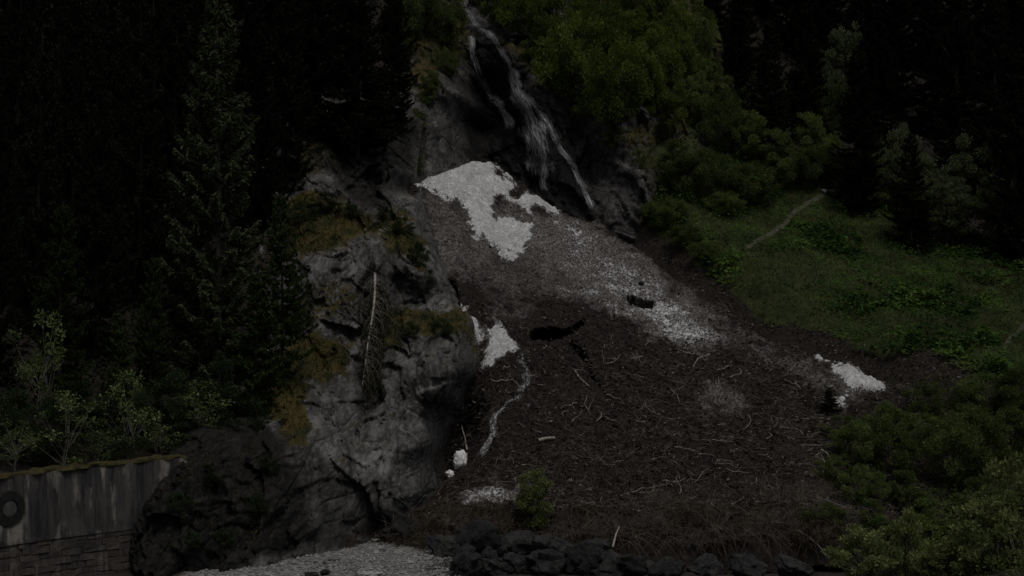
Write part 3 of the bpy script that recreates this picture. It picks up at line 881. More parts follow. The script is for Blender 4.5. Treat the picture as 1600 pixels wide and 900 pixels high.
def broadleaf_mesh(H, R, seed, leaves=9000, leaf=0.10, clumps=60, stems=9, base_h=0.05, trunk_r=0.04, sparse=0.0, upright=0.4):
    """clumps of leaves on forked stems; open between the clumps"""
    r = np.random.default_rng(seed)
    # clump centres through an uneven egg shape
    C = []
    while len(C) < clumps:
        p = r.uniform(-1, 1, 3); p[2] = r.uniform(0, 1)
        prof = math.sin(math.pi * (0.12 + 0.80 * p[2])) ** 0.7
        rad = math.hypot(p[0], p[1]) / max(prof, 0.05)
        a = math.atan2(p[1], p[0])
        lim = 0.80 + 0.22 * math.sin(a * 3 + seed) + 0.16 * math.sin(a * 5 + 9 * p[2] + seed)
        if rad < lim and (rad > 0.40 * lim or p[2] > 0.7 or r.random() < 0.3):
            C.append([p[0] * R, p[1] * R, base_h * H + p[2] * (1 - base_h) * H * 0.94])
    C = np.array(C)
    S0 = r.normal(0, 0.10 * R, (stems, 2))
    hub = np.stack([S0[:, 0] * 3 + r.normal(0, 0.12 * R, stems), S0[:, 1] * 3 + r.normal(0, 0.12 * R, stems), np.full(stems, 0.42 * H) * r.uniform(0.6, 1.2, stems)], -1)
    t = np.linspace(0, 1, 6)[:, None]
    paths, radii = [], []
    for s in range(stems):
        b = np.array([S0[s, 0] * 0.6, S0[s, 1] * 0.6, -0.25])
        p = b + (hub[s] - b) * t + np.sin(t * math.pi) * r.normal(0, 0.05 * H, 3) * [1, 1, 0.3]
        paths.append(p); radii.append(trunk_r * (1 - 0.5 * t[:, 0]))
    nst = stems
    for c in C:                                                        # twigs leave the stems at many heights and sweep upward
        s = int(np.argmin(((hub[:, :2] - c[:2]) ** 2).sum(1))) if r.random() < 0.8 else int(r.integers(nst))
        u = np.clip((c[2] / max(hub[s, 2], 0.1)) * r.uniform(0.35, 0.75), 0.15, 1.0)
        a0 = np.array([np.interp(u, t[:, 0], paths[s][:, ax]) for ax in range(3)])
        m_ = a0 * 0.45 + c * 0.55 + [0, 0, -0.10 * np.linalg.norm(c - a0)] + r.normal(0, 0.05 * R, 3)
        p = a0 * (1 - t) ** 2 + m_ * 2 * t * (1 - t) + c * t ** 2
        paths.append(p); radii.append(trunk_r * 0.38 * (1 - 0.8 * t[:, 0]) + 0.003)
    v, f = tubes(np.array(paths), np.array(radii), 4)
    trunk = make_mesh('stems', v, f, True)
    cs = r.uniform(0.55, 1.35, len(C)) * 0.62 * R * (clumps ** -0.30)
    w = cs ** 2.2; w /= w.sum()
    k = r.choice(len(C), leaves, p=w)
    dv = r.normal(size=(leaves, 3)); dv /= np.linalg.norm(dv, axis=1, keepdims=True)
    rad = r.uniform(0.0, 1, leaves) ** (0.45) * cs[k]
    L = C[k] + dv * rad[:, None] * [1.0, 1.0, 0.72]
    L[:, 2] = np.maximum(L[:, 2], 0.02)
    d = dv * 0.8 + r.normal(0, 0.6, (leaves, 3)); d[:, 2] += upright - 0.2
    sz = leaf * r.uniform(0.6, 1.35, leaves)
    side = np.cross(d, r.normal(size=d.shape) * 0.8 + [0, 0, 1.0])
    v, f = blades(L, d, sz, sz * 0.62, side)
    tint = np.clip(r.normal(0.4, 0.22, leaves) + (r.uniform(-0.25, 0.25, len(C)))[k], 0, 1)
    crown = make_mesh('leaves', v, f, False, {'tint': ('FACE', tint)})
    return dict(H=H, R=R, trunk=trunk, crown=crown)

CON = [conifer_mesh(21, 3.5, 1, 1.3, 0.06), conifer_mesh(19, 2.9, 2, 1.0), conifer_mesh(23, 3.1, 3, 0.9), conifer_mesh(17, 3.2, 4, 1.1)]
SMALL = [conifer_mesh(8.5, 2.0, 5, 2.0, 0.02, 0.30, 0.055, 0.2), conifer_mesh(6.5, 1.5, 6, 2.4, 0.02, 0.28, 0.05, 0.15)]
BUSH = [broadleaf_mesh(4.2, 3.2, 11, 15000, 0.155, 95, 12), broadleaf_mesh(3.8, 3.0, 12, 15000, 0.145, 80, 10), broadleaf_mesh(5.0, 2.8, 13, 15000, 0.145, 85, 9)]
SHRUB = [broadleaf_mesh(2.4, 1.6, 14, 9000, 0.085, 60, 9, trunk_r=0.02), broadleaf_mesh(2.2, 1.5, 15, 8500, 0.08, 52, 8, trunk_r=0.02), broadleaf_mesh(2.8, 1.3, 16, 8000, 0.085, 46, 7, trunk_r=0.02)]
FORE = [broadleaf_mesh(2.6, 1.5, 26, 6500, 0.125, 60, 9, trunk_r=0.02, upright=0.7), broadleaf_mesh(2.8, 1.3, 27, 6000, 0.12, 52, 8, trunk_r=0.02, upright=0.7)]
TREE = [broadleaf_mesh(7.0, 2.6, 17, 14000, 0.15, 70, 4, 0.22, 0.09), broadleaf_mesh(6.0, 2.8, 18, 13000, 0.15, 64, 4, 0.18, 0.09)]
SAPL = [broadleaf_mesh(4.2, 1.4, 19, 1250, 0.12, 24, 2, 0.28, 0.035), broadleaf_mesh(3.6, 1.4, 20, 1150, 0.12, 20, 3, 0.2, 0.03), broadleaf_mesh(4.0, 1.2, 21, 1000, 0.12, 18, 2, 0.15, 0.03)]

def with_mats(me, mat):
    """mesh data that carries another material (shared between copies with that material)"""
    key = me.name + '|' + mat.name
    if key not in with_mats.c:
        m = me.copy(); m.materials.clear(); m.materials.append(mat); with_mats.c[key] = m
    return with_mats.c[key]
with_mats.c = {}

def plant(name, kind, leaf, bark, base, height, half, label, cat, group=None, crown_name='crown', stem_name='trunk', rz=None, lean=(0, 0)):
    rz = RNG.uniform(0, 6.28) if rz is None else rz
    o = empty(name, base, rz, (half / kind['R'], half / kind['R'], height / kind['H']))
    o.rotation_euler = (lean[0], lean[1], rz)
    obj(stem_name, with_mats(kind['trunk'], MAT[bark]), parent=o)
    obj(crown_name, with_mats(kind['crown'], MAT[leaf]), parent=o)
    return tag(o, label, cat, group)

def stand(px, py, top, half, which='hgrk', Y=None):
    """base point on the land, height and half width in metres of something seen there"""
    p = at(px, py, Y) if Y else hit(px, py, which)[0]
    return p, ray(px, top)[1] * p[1] - p[2], half / F_PX * p[1]

def row(specs, name, kinds, leaf, bark, desc, where, cat, group, which='hgrk', **kw):
    specs = sorted(specs)
    for i, sp in enumerate(specs):
        px, py, top, half = sp[:4]
        p, h, w = stand(px, py, top, half, which)
        p[2] -= 0.15
        plant(name, kinds[i % len(kinds)], sp[4] if len(sp) > 4 else leaf, bark, p, h, w, f'{desc}, {nth(i, len(specs))} {where}', cat, group, **kw)

# --- conifers
p, h, w = stand(338, 600, -18, 108)
plant('spruce_tree', CON[0], 'needle_main', 'bark_grey', p, h, w, 'tall grey-green spruce with layered branches standing before the dark forest', 'tree', rz=0.6)
row([(150,560,35,62),(60,520,-60,60),(110,450,-70,62),(215,480,-40,60),(272,430,-50,55),(20,440,-80,60),(165,350,-90,60),(440,320,-70,60),(400,360,40,55),(240,300,-110,60),(320,280,-120,60),(90,320,-110,60),(-25,600,60,70),(10,330,-90,60),(380,230,-130,60),(290,520,120,45),(190,420,20,50),(130,260,-120,60),(50,240,-120,60),(205,220,-130,60),(280,200,-140,60),(350,150,-140,60),(430,110,-140,60),(30,180,-140,60),(120,160,-150,60),(230,120,-150,60)],
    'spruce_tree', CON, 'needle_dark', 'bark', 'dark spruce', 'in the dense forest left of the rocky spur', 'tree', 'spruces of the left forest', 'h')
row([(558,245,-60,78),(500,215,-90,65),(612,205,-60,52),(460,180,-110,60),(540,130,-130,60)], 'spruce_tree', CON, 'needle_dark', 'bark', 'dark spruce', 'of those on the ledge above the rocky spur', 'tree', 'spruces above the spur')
row([(92,610,308,58),(235,610,392,42),(183,625,478,30)], 'young_spruce', SMALL, 'needle_young', 'bark', 'young spruce with a pointed tip', 'of those below the left forest', 'tree', 'young spruces on the left', 'h', stem_name='trunk')
p, h, w = stand(440, 590, 300, 55, 'hr'); plant('spruce_tree', SMALL[0], 'needle_young', 'bark', p, h, w, 'bushy dark spruce growing against the grey rock of the spur', 'tree')
p, h, w = stand(395, 640, 420, 60, 'hr'); plant('young_spruce', SMALL[1], 'needle_young', 'bark', p, h, w, 'dense young spruce just left of the yellow moss on the spur', 'tree')
row([(1200,255,28,52),(1262,225,0,50),(1110,120,-70,48),(1160,110,-90,48),(1340,330,70,60),(1560,330,-30,60),(1500,275,-70,60),(1460,215,-70,58),(1400,180,-90,55),(1590,410,50,58),(1300,150,-100,52),(1350,110,-100,48),(1050,50,-110,42),(1240,85,-120,45),(1540,160,-120,52),(1440,110,-130,48),(1595,200,-100,52),(1100,20,-140,45),(1200,30,-140,45),(1630,330,-20,60),(1280,60,-130,50),(1390,90,-140,50),(1500,120,-140,50),(1150,180,-20,40),(1370,230,0,50),(1580,120,-140,50),(1010,30,-120,45)],
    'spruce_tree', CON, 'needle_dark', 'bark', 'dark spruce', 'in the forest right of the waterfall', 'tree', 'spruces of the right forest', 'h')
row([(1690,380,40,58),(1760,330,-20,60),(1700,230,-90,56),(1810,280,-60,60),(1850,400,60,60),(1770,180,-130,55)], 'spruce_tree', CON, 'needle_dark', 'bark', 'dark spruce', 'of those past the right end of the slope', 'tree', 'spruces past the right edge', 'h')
p, h, w = stand(1425, 392, 205, 48, 'h'); plant('spruce_tree', SMALL[0], 'needle_dark', 'bark', p, h, w, 'small dark spruce among the pale broadleaf trees on the right slope', 'tree')
p, h, w = stand(1298, 645, 603, 20, 'hc'); plant('young_spruce', SMALL[1], 'needle_dark', 'bark', p, h, w, 'tiny dark spruce below the narrow snow strip on the right', 'tree')

# --- broadleaf trees and shrubs
row([(900,160,15,72),(962,195,55,66),(1005,165,55,58),(822,62,-35,55),(785,35,-40,40),(872,90,-25,58),(1025,215,105,48),(940,110,-5,60),(850,118,40,40),(985,110,10,52),(1040,130,30,50),(1000,50,-50,50),(930,40,-70,52),(1068,100,-10,46),(1085,165,80,40)],
    'alder_bush', BUSH, 'leaf_bright', 'bark', 'bright green leafy bush', 'on the slope right of the waterfall', 'bush', 'bushes beside the waterfall', stem_name='stems', crown_name='leaves')
row([(690,70,-30,42),(655,60,-45,42),(625,95,-10,35),(700,120,70,22),(672,150,105,22)], 'alder_bush', BUSH, 'leaf_mid', 'bark', 'green bush', 'on the cliff top left of the waterfall', 'bush', 'bushes left of the waterfall', stem_name='stems', crown_name='leaves')
row([(1100,315,228,58),(1165,318,248,58),(1060,295,215,46),(1130,240,140,42),(1085,115,15,42),(1265,290,222,48),(1040,355,305,36),(1220,290,240,36),(1090,200,110,40),(1010,345,310,22),(1130,335,295,40),(1160,250,165,46),(1210,275,195,44),(1260,250,170,42),(1310,280,205,40),(1180,190,110,40),(1340,300,235,36),(1290,210,120,42),(1110,190,95,40),(1235,200,110,40),(1380,290,220,38),(1075,385,345,30),(1105,410,372,28)],
    'hillside_bush', BUSH, 'leaf_mid', 'bark', 'olive green bush', 'on the grassy slope below the right forest', 'bush', 'bushes on the right slope', 'hk', stem_name='stems', crown_name='leaves')
row([(1402,335,188,46),(1455,350,232,48),(1532,325,192,60),(1482,385,275,60),(1322,205,25,42),(1440,372,262,40),(1560,380,260,45)],
    'broadleaf_tree', TREE, 'leaf_pale', 'bark', 'pale green broadleaf tree', 'at the edge of the right forest', 'tree', 'broadleaf trees on the right slope', 'h', crown_name='crown')
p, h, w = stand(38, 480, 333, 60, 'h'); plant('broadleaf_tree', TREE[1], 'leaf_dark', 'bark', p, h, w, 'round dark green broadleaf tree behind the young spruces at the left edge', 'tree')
row([(62,650,472,55),(98,738,600,58),(205,722,565,52),(312,695,575,50),(252,728,655,46),(150,735,640,40),(20,735,640,45)],
    'sapling', SAPL, 'leaf_sap', 'bark_grey', 'thin pale-leaved sapling', 'of those above the retaining wall', 'sapling', 'saplings above the wall', 'h', crown_name='leaves', stem_name='stems')
row([(30,690,600,60),(120,680,590,60),(200,680,590,60),(280,665,570,55),(350,670,560,50),(70,725,660,50),(180,720,660,50),(270,712,655,45),(340,700,640,45),(390,690,610,40)],
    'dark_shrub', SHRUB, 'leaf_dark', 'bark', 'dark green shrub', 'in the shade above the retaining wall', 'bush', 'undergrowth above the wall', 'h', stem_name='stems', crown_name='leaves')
row([(1400,745,650,58),(1482,765,645,68),(1552,750,635,60),(1342,725,650,46),(1455,655,590,48),(1532,650,578,58),(1592,705,600,56),(1385,690,622,40),(1598,645,565,50),(1440,705,640,50),(1510,705,625,50),(1350,790,720,40),(1420,800,730,45),(1315,690,645,36),(1300,755,705,38),(1292,825,778,36),(1372,845,775,42),(1460,850,775,48),(1520,820,740,50),(1660,700,600,56),(1700,790,680,60),(1740,660,570,55)],
    'willow_bush', SHRUB, 'leaf_mid', 'bark', 'olive willow bush', 'in the thicket below the right slope', 'bush', 'willow thicket on the right', 'hc', stem_name='stems', crown_name='leaves')
for px, base, top, half, Y, lab in [(1342,935,818,55,56,'leafy pale green shrub at the bottom edge, nearest the debris'),(1418,935,792,40,57,'narrow pale green shrub at the bottom edge with a tall pointed top'),
        (1475,945,850,42,56,'low pale green shrub between the larger ones at the bottom edge'),(1540,960,770,70,56,'broad pale green shrub in the bottom right corner'),(1590,960,700,62,57,'tallest pale green shrub at the right edge of the bottom corner')]:
    p, h, w = stand(px, base, top, half, Y=Y)
    p[2] = GRAVEL_Z - 0.1; h = ray(px, top)[1] * Y - p[2]
    plant('foreground_shrub', FORE[len(lab) % 2], 'leaf_fore', 'bark_grey', p, h, w, lab, 'shrub', 'pale shrubs in the foreground', crown_name='leaves', stem_name='stems')
p, h, w = stand(836, 822, 728, 34, 'c'); plant('green_shrub', FORE[1], 'leaf_fore', 'bark', p, h, w, 'upright yellow-green shrub on the bank beside the dirty snow patch', 'shrub', crown_name='leaves', stem_name='stems')
p, h, w = stand(1045, 908, 868, 14, Y=57.5); p[2] = GRAVEL_Z - 0.1
plant('sprig', SAPL[1], 'leaf_pale', 'bark', p, ray(1045, 868)[1] * 57.5 - p[2], w, 'small leafy sprig poking up at the bottom edge below the boulders', 'plant', crown_name='leaves', stem_name='stems')

row([(652,415,372,20),(668,452,418,16),(628,365,335,20),(505,335,298,30),(472,350,310,26),(545,340,312,20),(600,345,318,16),(690,525,492,22),(640,528,498,20),(730,645,622,18),(470,520,480,22),(330,760,720,26),(280,800,762,22),(400,800,765,20),(350,850,818,20),(300,850,822,16),(420,740,700,18)],
    'ledge_plant', SHRUB, 'leaf_dark', 'bark', 'small dark green plant', 'of those rooted on the rocky spur', 'plant', 'plants on the spur', 'r', stem_name='stems', crown_name='leaves')
row([(650,205,165,18),(668,165,130,16),(655,270,235,12),(960,235,195,24),(1000,262,225,18),(880,130,85,26),(910,190,150,20),(840,95,60,20)],
    'cliff_plant', SHRUB, 'leaf_mid', 'bark', 'small green plant', 'of those clinging to the waterfall cliff', 'plant', 'plants on the cliff', 'k', stem_name='stems', crown_name='leaves')

# ------------------------------------------------------------------ ground cover (stuff)
def surf_normal(fn, x, y, e=0.3):
    nx, ny = (fn(x - e, y) - fn(x + e, y)) / (2 * e), (fn(x, y - e) - fn(x, y + e)) / (2 * e)
    n = np.stack([nx, ny, np.ones_like(nx)], -1)
    return n / np.linalg.norm(n, axis=-1, keepdims=True)

def scatter_hill(n, poly, box, dens=None):
    x, y = RNG.uniform(box[0], box[1], n), RNG.uniform(box[2], box[3], n)
    z = hill_z(x, y)
    P = np.stack([x, y, z], -1)
    px, py = proj(P)
    m = sdist(px, py, poly) + 14 * fbm(P * 0.35, 3, 101) > 0
    m &= np.minimum(polyline_d(px, py, PATH1), polyline_d(px, py, PATH2)) > 3.5
    if dens is not None: m &= dens(P) > RNG.uniform(0, 1, n)
    return P[m]

HP = scatter_hill(240000, GREEN, (8, 56, 80, 125), lambda P: 0.25 + 1.1 * sstep(-0.35, 0.25, fbm(P * 0.45, 3, 103)))
n = len(HP); N3 = surf_normal(hill_z, HP[:, 0], HP[:, 1])
hgt = 0.04 + RNG.uniform(0.3, 1, n) * (0.75 * sstep(-0.2, 0.5, fbm(HP * 0.6, 3, 104)) + 0.4 * sstep(0, 0.5, fbm(HP * 1.5, 2, 106)))
sz = RNG.uniform(0.08, 0.20, n) * (1 + 1.1 * sstep(0.1, 0.5, fbm(HP * 0.2, 3, 107)))
d = RNG.normal(size=(n, 3)) * [1, 1, 0.35] + [0, -0.25, 0.05]
v, f = blades(HP + N3 * hgt[:, None], d, sz, sz * 0.75, np.cross(d, N3 + RNG.normal(0, 0.35, (n, 3))))
tint = np.clip(0.40 + 0.75 * fbm(HP * 0.5, 3, 105) + RNG.normal(0, 0.22, n), 0, 1)
obj('leafy_ground_cover', make_mesh('leafy_ground_cover', v, f, False, {'tint': ('FACE', tint)}), MAT['herb'], kind='stuff')

GP = scatter_hill(80000, GREEN, (8, 56, 80, 125), lambda P: sstep(-0.1, 0.35, -fbm(P * 0.45, 3, 103)))
n = len(GP); d = RNG.normal(0, 0.45, (n, 3)) + [0, -0.2, 1]
v, f = blades(GP, d, RNG.uniform(0.2, 0.5, n), RNG.uniform(0.025, 0.05, n))
obj('slope_grass', make_mesh('slope_grass', v, f, False, {'tint': ('FACE', np.clip(RNG.normal(0.4, 0.25, n), 0, 1))}), MAT['grass'], kind='stuff')

def rock_tufts(n, polys, fn, box, step, lenr, name, mat):
    """grass and moss tufts on ledges: roots on the relief, blades arching out and down"""
    x, z = RNG.uniform(box[0], box[1], n), RNG.uniform(box[2], box[3], n)
    y = fn(x, z)
    P = np.stack([x, y, z], -1)
    px, py = proj(P)
    w = 10 * fbm(P * 0.7, 3, 70)
    m = np.zeros(n, bool)
    for v, poly in polys: m |= (sdist(px, py, poly) + w > 2) & (RNG.uniform(0, 1, n) < v)
    P = P[m]; n = len(P)
    d = RNG.normal(0, 0.5, (n, 3)) + [0, -0.75, 0.25]
    v, f = blades(P + [0, 0.03, 0], d, RNG.uniform(*lenr, n), RNG.uniform(0.03, 0.06, n))
    obj(name, make_mesh(name, v, f, False, {'tint': ('FACE', np.clip(RNG.normal(0.32, 0.22, n) + 0.5 * fbm(P * 0.9, 3, 141), 0, 1))}), mat, kind='stuff')
rock_tufts(120000, MOSSY[:4] + [(0.3, MOSSY[4][1])] + MOSSY[5:], rock_y, ROCK_BOX, 0, (0.12, 0.4), 'ledge_grass', MAT['grass'])
rock_tufts(60000, CL_MOSS, cliff_y, CLIFF_BOX, 0, (0.15, 0.5), 'cliff_grass', MAT['herb'])

# ------------------------------------------------------------------ litter on the snow (stuff) and single branches (things)
def scatter_cone(n, dens):
    x, y = RNG.uniform(-8, 27.5, n), RNG.uniform(67.5, 110, n)
    z = cone_z(x, y)
    P = np.stack([x, y, z], -1)
    px, py = proj(P)
    s = np.zeros(n)
    for poly in CLEAN: s = np.maximum(s, sstep(-6, 4, sdist(px, py, poly)))
    for v, poly in SPECK: s = np.maximum(s, 1.6 * v * sstep(-20, 10, sdist(px, py, poly)))
    for poly in (CAVE, CREV): s = np.maximum(s, sstep(-6, -2, sdist(px, py, poly)))
    m = (RNG.uniform(0, 1, n) > s) & (dens(P, px, py) > RNG.uniform(0, 1, n)) & (z > hill_z(x, y) - 0.1) & (z > -8.9)
    return P[m]

CPt = scatter_cone(85000, lambda P, px, py: 0.25 + 0.8 * sstep(420, 620, py))
n = len(CPt); N3 = surf_normal(cone_z, CPt[:, 0], CPt[:, 1])
d = RNG.normal(size=(n, 3)) * [1, 1, 0.55]
sz = RNG.uniform(0.08, 0.30, n)
v, f = blades(CPt + N3 * RNG.uniform(0.02, 0.13, n)[:, None], d, sz, sz * RNG.uniform(0.15, 0.5, n))
obj('bark_litter', make_mesh('bark_litter', v, f, False, {'tint': ('FACE', RNG.uniform(0, 1, n) ** 4.0)}), MAT['chips'], kind='stuff')

BROWN = [(930,350),(1010,365),(1070,390),(1140,450),(1190,500),(1300,520),(1380,560),(1450,545),(1520,585),(1480,610),(1400,640),(1330,680),(1300,640),(1380,605),(1300,563),(1100,460),(1000,390)]
LP = scatter_hill(60000, BROWN, (5, 36, 78, 112))
n = len(LP); N3 = surf_normal(hill_z, LP[:, 0], LP[:, 1])
sz = RNG.uniform(0.08, 0.30, n)
v, f = blades(LP + N3 * RNG.uniform(0.02, 0.16, n)[:, None], RNG.normal(size=(n, 3)) * [1, 1, 0.6], sz, sz * RNG.uniform(0.15, 0.5, n))
obj('slope_litter', make_mesh('slope_litter', v, f, False, {'tint': ('FACE', RNG.uniform(0, 1, n) ** 2.8)}), MAT['chips'], kind='stuff')

THICKET = [(1340,610),(1420,600),(1500,590),(1640,585),(1900,640),(1900,960),(1290,905),(1300,800),(1320,720)]
UP = scatter_hill(90000, THICKET, (12, 46, 50, 92))
n = len(UP); N3 = surf_normal(hill_z, UP[:, 0], UP[:, 1])
sz = RNG.uniform(0.07, 0.17, n); d = RNG.normal(size=(n, 3)) * [1, 1, 0.7] + [0, 0, 0.3]
hg = RNG.uniform(0, 1, n) * (0.15 + 0.7 * sstep(-0.2, 0.5, fbm(UP * 0.5, 3, 111)))
v, f = blades(UP + [0, 0, 1] * hg[:, None], d, sz, sz * 0.6)
obj('thicket_undergrowth', make_mesh('thicket_undergrowth', v, f, False, {'tint': ('FACE', np.clip(RNG.normal(0.35, 0.25, n), 0, 1))}), MAT['leaf_mid'], kind='stuff')

FL = [(-60,-60),(640,-60),(640,120),(520,200),(440,300),(440,600),(400,690),(280,705),(-60,740)]
FR = [(1040,-60),(1900,-60),(1900,450),(1660,430),(1500,380),(1330,290),(1200,270),(1050,250)]
UP = np.concatenate([scatter_hill(70000, FL, (-48, -6, 56, 135)), scatter_hill(60000, FR, (10, 84, 100, 185))])
n = len(UP)
sz = RNG.uniform(0.16, 0.42, n); d = RNG.normal(size=(n, 3)) * [1, 1, 0.6] + [0, 0, 0.2]
v, f = blades(UP + [0, 0, 1] * RNG.uniform(0.02, 0.7, n)[:, None], d, sz, sz * 0.5)
obj('forest_undergrowth', make_mesh('forest_undergrowth', v, f, False, {'tint': ('FACE', np.clip(RNG.normal(0.25, 0.22, n), 0, 1))}), MAT['needle_dark'], kind='stuff')

def crooked(base, N3, L, r, lift=0.12, K=5):
    """bent sticks lying roughly along a slope"""
    n = len(base)
    a = RNG.uniform(0, 2 * math.pi, n)
    d = np.stack([np.cos(a), np.sin(a), 0 * a], -1)
    d = d - N3 * (d * N3).sum(-1, keepdims=True) + N3 * RNG.normal(lift, 0.18, n)[:, None]
    d /= np.linalg.norm(d, axis=1, keepdims=True)
    q = np.cross(d, N3)
    t = np.linspace(-0.5, 0.5, K)
    b1, b2 = RNG.normal(0, 0.16, n), RNG.normal(0, 0.08, n)
    jit = RNG.normal(0, 0.035, (n, K))
    P = base[:, None] + d[:, None] * (t[None, :, None] * L[:, None, None]) + q[:, None] * ((b1[:, None] * (1 - (2 * t[None]) ** 2) + b2[:, None] * np.sin(t[None] * 6.3) + jit) * L[:, None])[..., None]
    P += N3[:, None] * (0.07 + RNG.uniform(0, 0.12, n))[:, None, None]
    R = r[:, None] * (1 - 0.65 * np.abs(t[None] + 0.5))
    return P, R

TP = scatter_cone(24000, lambda P, px, py: 0.12 + 0.9 * sstep(480, 640, py))
n = len(TP); N3 = surf_normal(cone_z, TP[:, 0], TP[:, 1])
L = RNG.gamma(3.0, 0.22, n) + 0.15
P, R = crooked(TP, N3, L, RNG.uniform(0.006, 0.017, n))
v, f = tubes(P, R, 3)
obj('twig_litter', make_mesh('twig_litter', v, f, True), MAT['twig'], kind='stuff')

BP = scatter_cone(1300, lambda P, px, py: (0.05 + 0.95 * sstep(500, 600, py)) * (px > 770) * (px < 1300))[:260]
n = len(BP); N3 = surf_normal(cone_z, BP[:, 0], BP[:, 1])
L = np.clip(RNG.gamma(3.2, 0.27, n), 0.35, 2.0)
P, R = crooked(BP, N3, L, RNG.uniform(0.013, 0.026, n) * (0.7 + 0.4 * L), 0.22, 7)
kinds = {}
for i in range(n):
    v, f = tubes(P[i:i+1] - BP[i], R[i:i+1], 5)
    forked = i % 3 == 0
    if forked:                                                         # some carry a side branch
        j = 3; dd = P[i, 4] - P[i, 2]; sd_ = np.cross(dd, N3[i]) * RNG.choice([-1, 1]) + dd * 0.8
        tt = np.linspace(0, 1, 4)[:, None]
        p2 = P[i, j] - BP[i] + sd_ * tt * 0.9 + N3[i] * 0.1 * tt
        v, f = join((v, f), tubes(p2[None], (R[i, j] * 0.7 * (1 - 0.7 * tt[:, 0]))[None], 4))
    o = obj('fallen_branch', make_mesh('fallen_branch', v, f, True), MAT['driftwood'])
    o.location = BP[i]
    qx, qy = proj(BP[i])
    bend = np.linalg.norm(P[i, 3] - (P[i, 0] + P[i, 6]) / 2) / L[i]
    look = ('long ' if L[i] > 0.85 else 'short ') + ('forked' if forked else 'crooked' if bend > 0.12 else 'straight') + ' pale branch'
    col_ = 'left' if qx < 930 else 'middle' if qx < 1110 else 'right'
    lev = 'upper' if qy < 620 else 'central' if qy < 710 else 'lower'
    kinds.setdefault((look, lev, col_), []).append((qx, o))
for (look, lev, col_), lst in kinds.items():
    lst.sort(key=lambda a: a[0])
    for i, (qx, o) in enumerate(lst):
        lab = f'{look} on the {lev} {col_} debris slope'
        if len(lst) > 1: lab += ', ' + nth(i, len(lst))
        tag(o, lab, 'branch', 'loose branches on the debris')

def named_stick(name, pts, r0, r1, mat, label, cat, off=0.12, surf='cgh', forks=()):
    P = []
    for q in pts:
        p = hit(q[0], q[1], surf)[0] if len(q) == 2 else at(*q)
        P.append(p + [0, -off, off * 0.6])
    P = np.array(P); b = P[0].copy()
    t = np.linspace(0, 1, len(P)); tt = np.linspace(0, 1, 9)
    Q = np.stack([np.interp(tt, t, P[:, j]) for j in range(3)], -1) - b
    v, f = tubes(Q[None], (r0 + (r1 - r0) * tt)[None] * (1 + 0.12 * RNG.normal(size=(1, 9))), 6)
    parts = [(v, f)]
    for t0, dv in forks:
        s = np.array([np.interp(t0, tt, Q[:, j]) for j in range(3)]); k = np.linspace(0, 1, 5)[:, None]
        parts.append(tubes((s + np.array(dv) * k)[None], ((r0 * 0.5) * (1 - 0.7 * k[:, 0]))[None], 5))
    v, f = join(*parts)
    o = obj(name, make_mesh(name, v, f, True), MAT[mat]); o.location = b
    return tag(o, label, cat)
named_stick('split_log', [(840,690),(853,687),(866,686)], 0.13, 0.08, 'driftwood', 'short pale log lying alone below the stream mouth', 'log')
named_stick('forked_stick', [(730,708),(727,690),(722,672)], 0.05, 0.03, 'driftwood', 'upright forked stick beside the white snow chunks', 'stick', forks=((0.55, (0.45, 0, 0.35)),), off=0.3)
named_stick('curved_branch', [(1282,707),(1292,714),(1300,734)], 0.04, 0.02, 'driftwood', 'curved pale branch at the left edge of the willow thicket', 'branch', off=0.3)
named_stick('long_branch', [(1245,835),(1262,845),(1280,862),(1297,885)], 0.05, 0.02, 'bark_grey', 'long grey branch arching down to the pale shrubs at the bottom', 'branch', off=0.35)
named_stick('fallen_pole', [(897,578),(905,592),(921,606)], 0.05, 0.03, 'driftwood', 'straight pale pole lying below the dark snow cave', 'branch')
named_stick('snag_branch', [(1108,555),(1090,562),(1082,575)], 0.04, 0.02, 'driftwood', 'hooked pale branch on the debris below the snow ridge', 'branch')
named_stick('leaning_stick', [(955,870),(960,850),(965,838)], 0.05, 0.03, 'driftwood', 'pale stick leaning against the boulders of the bank', 'stick', off=0.9)

# ------------------------------------------------------------------ bare brown shrubs and roots on the bank
def bare_shrub_mesh(seed, n=150, H=1.5, spread=1.0, droop=0.5):
    r = np.random.default_rng(seed)
    a = r.uniform(0, 6.28, n); el = r.uniform(0.2, 1.35, n); L = H * r.uniform(0.5, 1.25, n)
    d = np.stack([np.cos(a) * np.cos(el), np.sin(a) * np.cos(el), np.sin(el)], -1)
    t = np.linspace(0, 1, 6)
    b = np.stack([r.normal(0, 0.35 * spread, n), r.normal(0, 0.25 * spread, n), np.full(n, -0.1)], -1)
    P = b[:, None] + d[:, None] * (t[None, :, None] * L[:, None, None])
    P[..., 2] -= droop * (t[None] ** 2) * L[:, None] * np.cos(el)[:, None] * 1.3
    P += np.cumsum(r.normal(0, 0.03, P.shape), axis=1)
    v, f = tubes(P, (0.014 * (1 - 0.75 * t))[None].repeat(n, 0), 3)
    P2 = P[:, 2:4].mean(1); d2 = d + r.normal(0, 0.7, d.shape)
    v2, f2 = blades(np.repeat(P2, 3, 0) + r.normal(0, 0.1, (n * 3, 3)), np.repeat(d2, 3, 0) + r.normal(0, 0.4, (n * 3, 3)), r.uniform(0.2, 0.6, n * 3), np.full(n * 3, 0.014))
    v, f = join((v, f), (v2, f2))
    return make_mesh('bare_twigs', v, f, False)
BARE = [bare_shrub_mesh(31), bare_shrub_mesh(32, 180, 1.8, 1.3, 0.7), bare_shrub_mesh(33, 130, 1.2, 1.2, 0.3)]
for m_ in BARE: m_.materials.append(MAT['twig'])
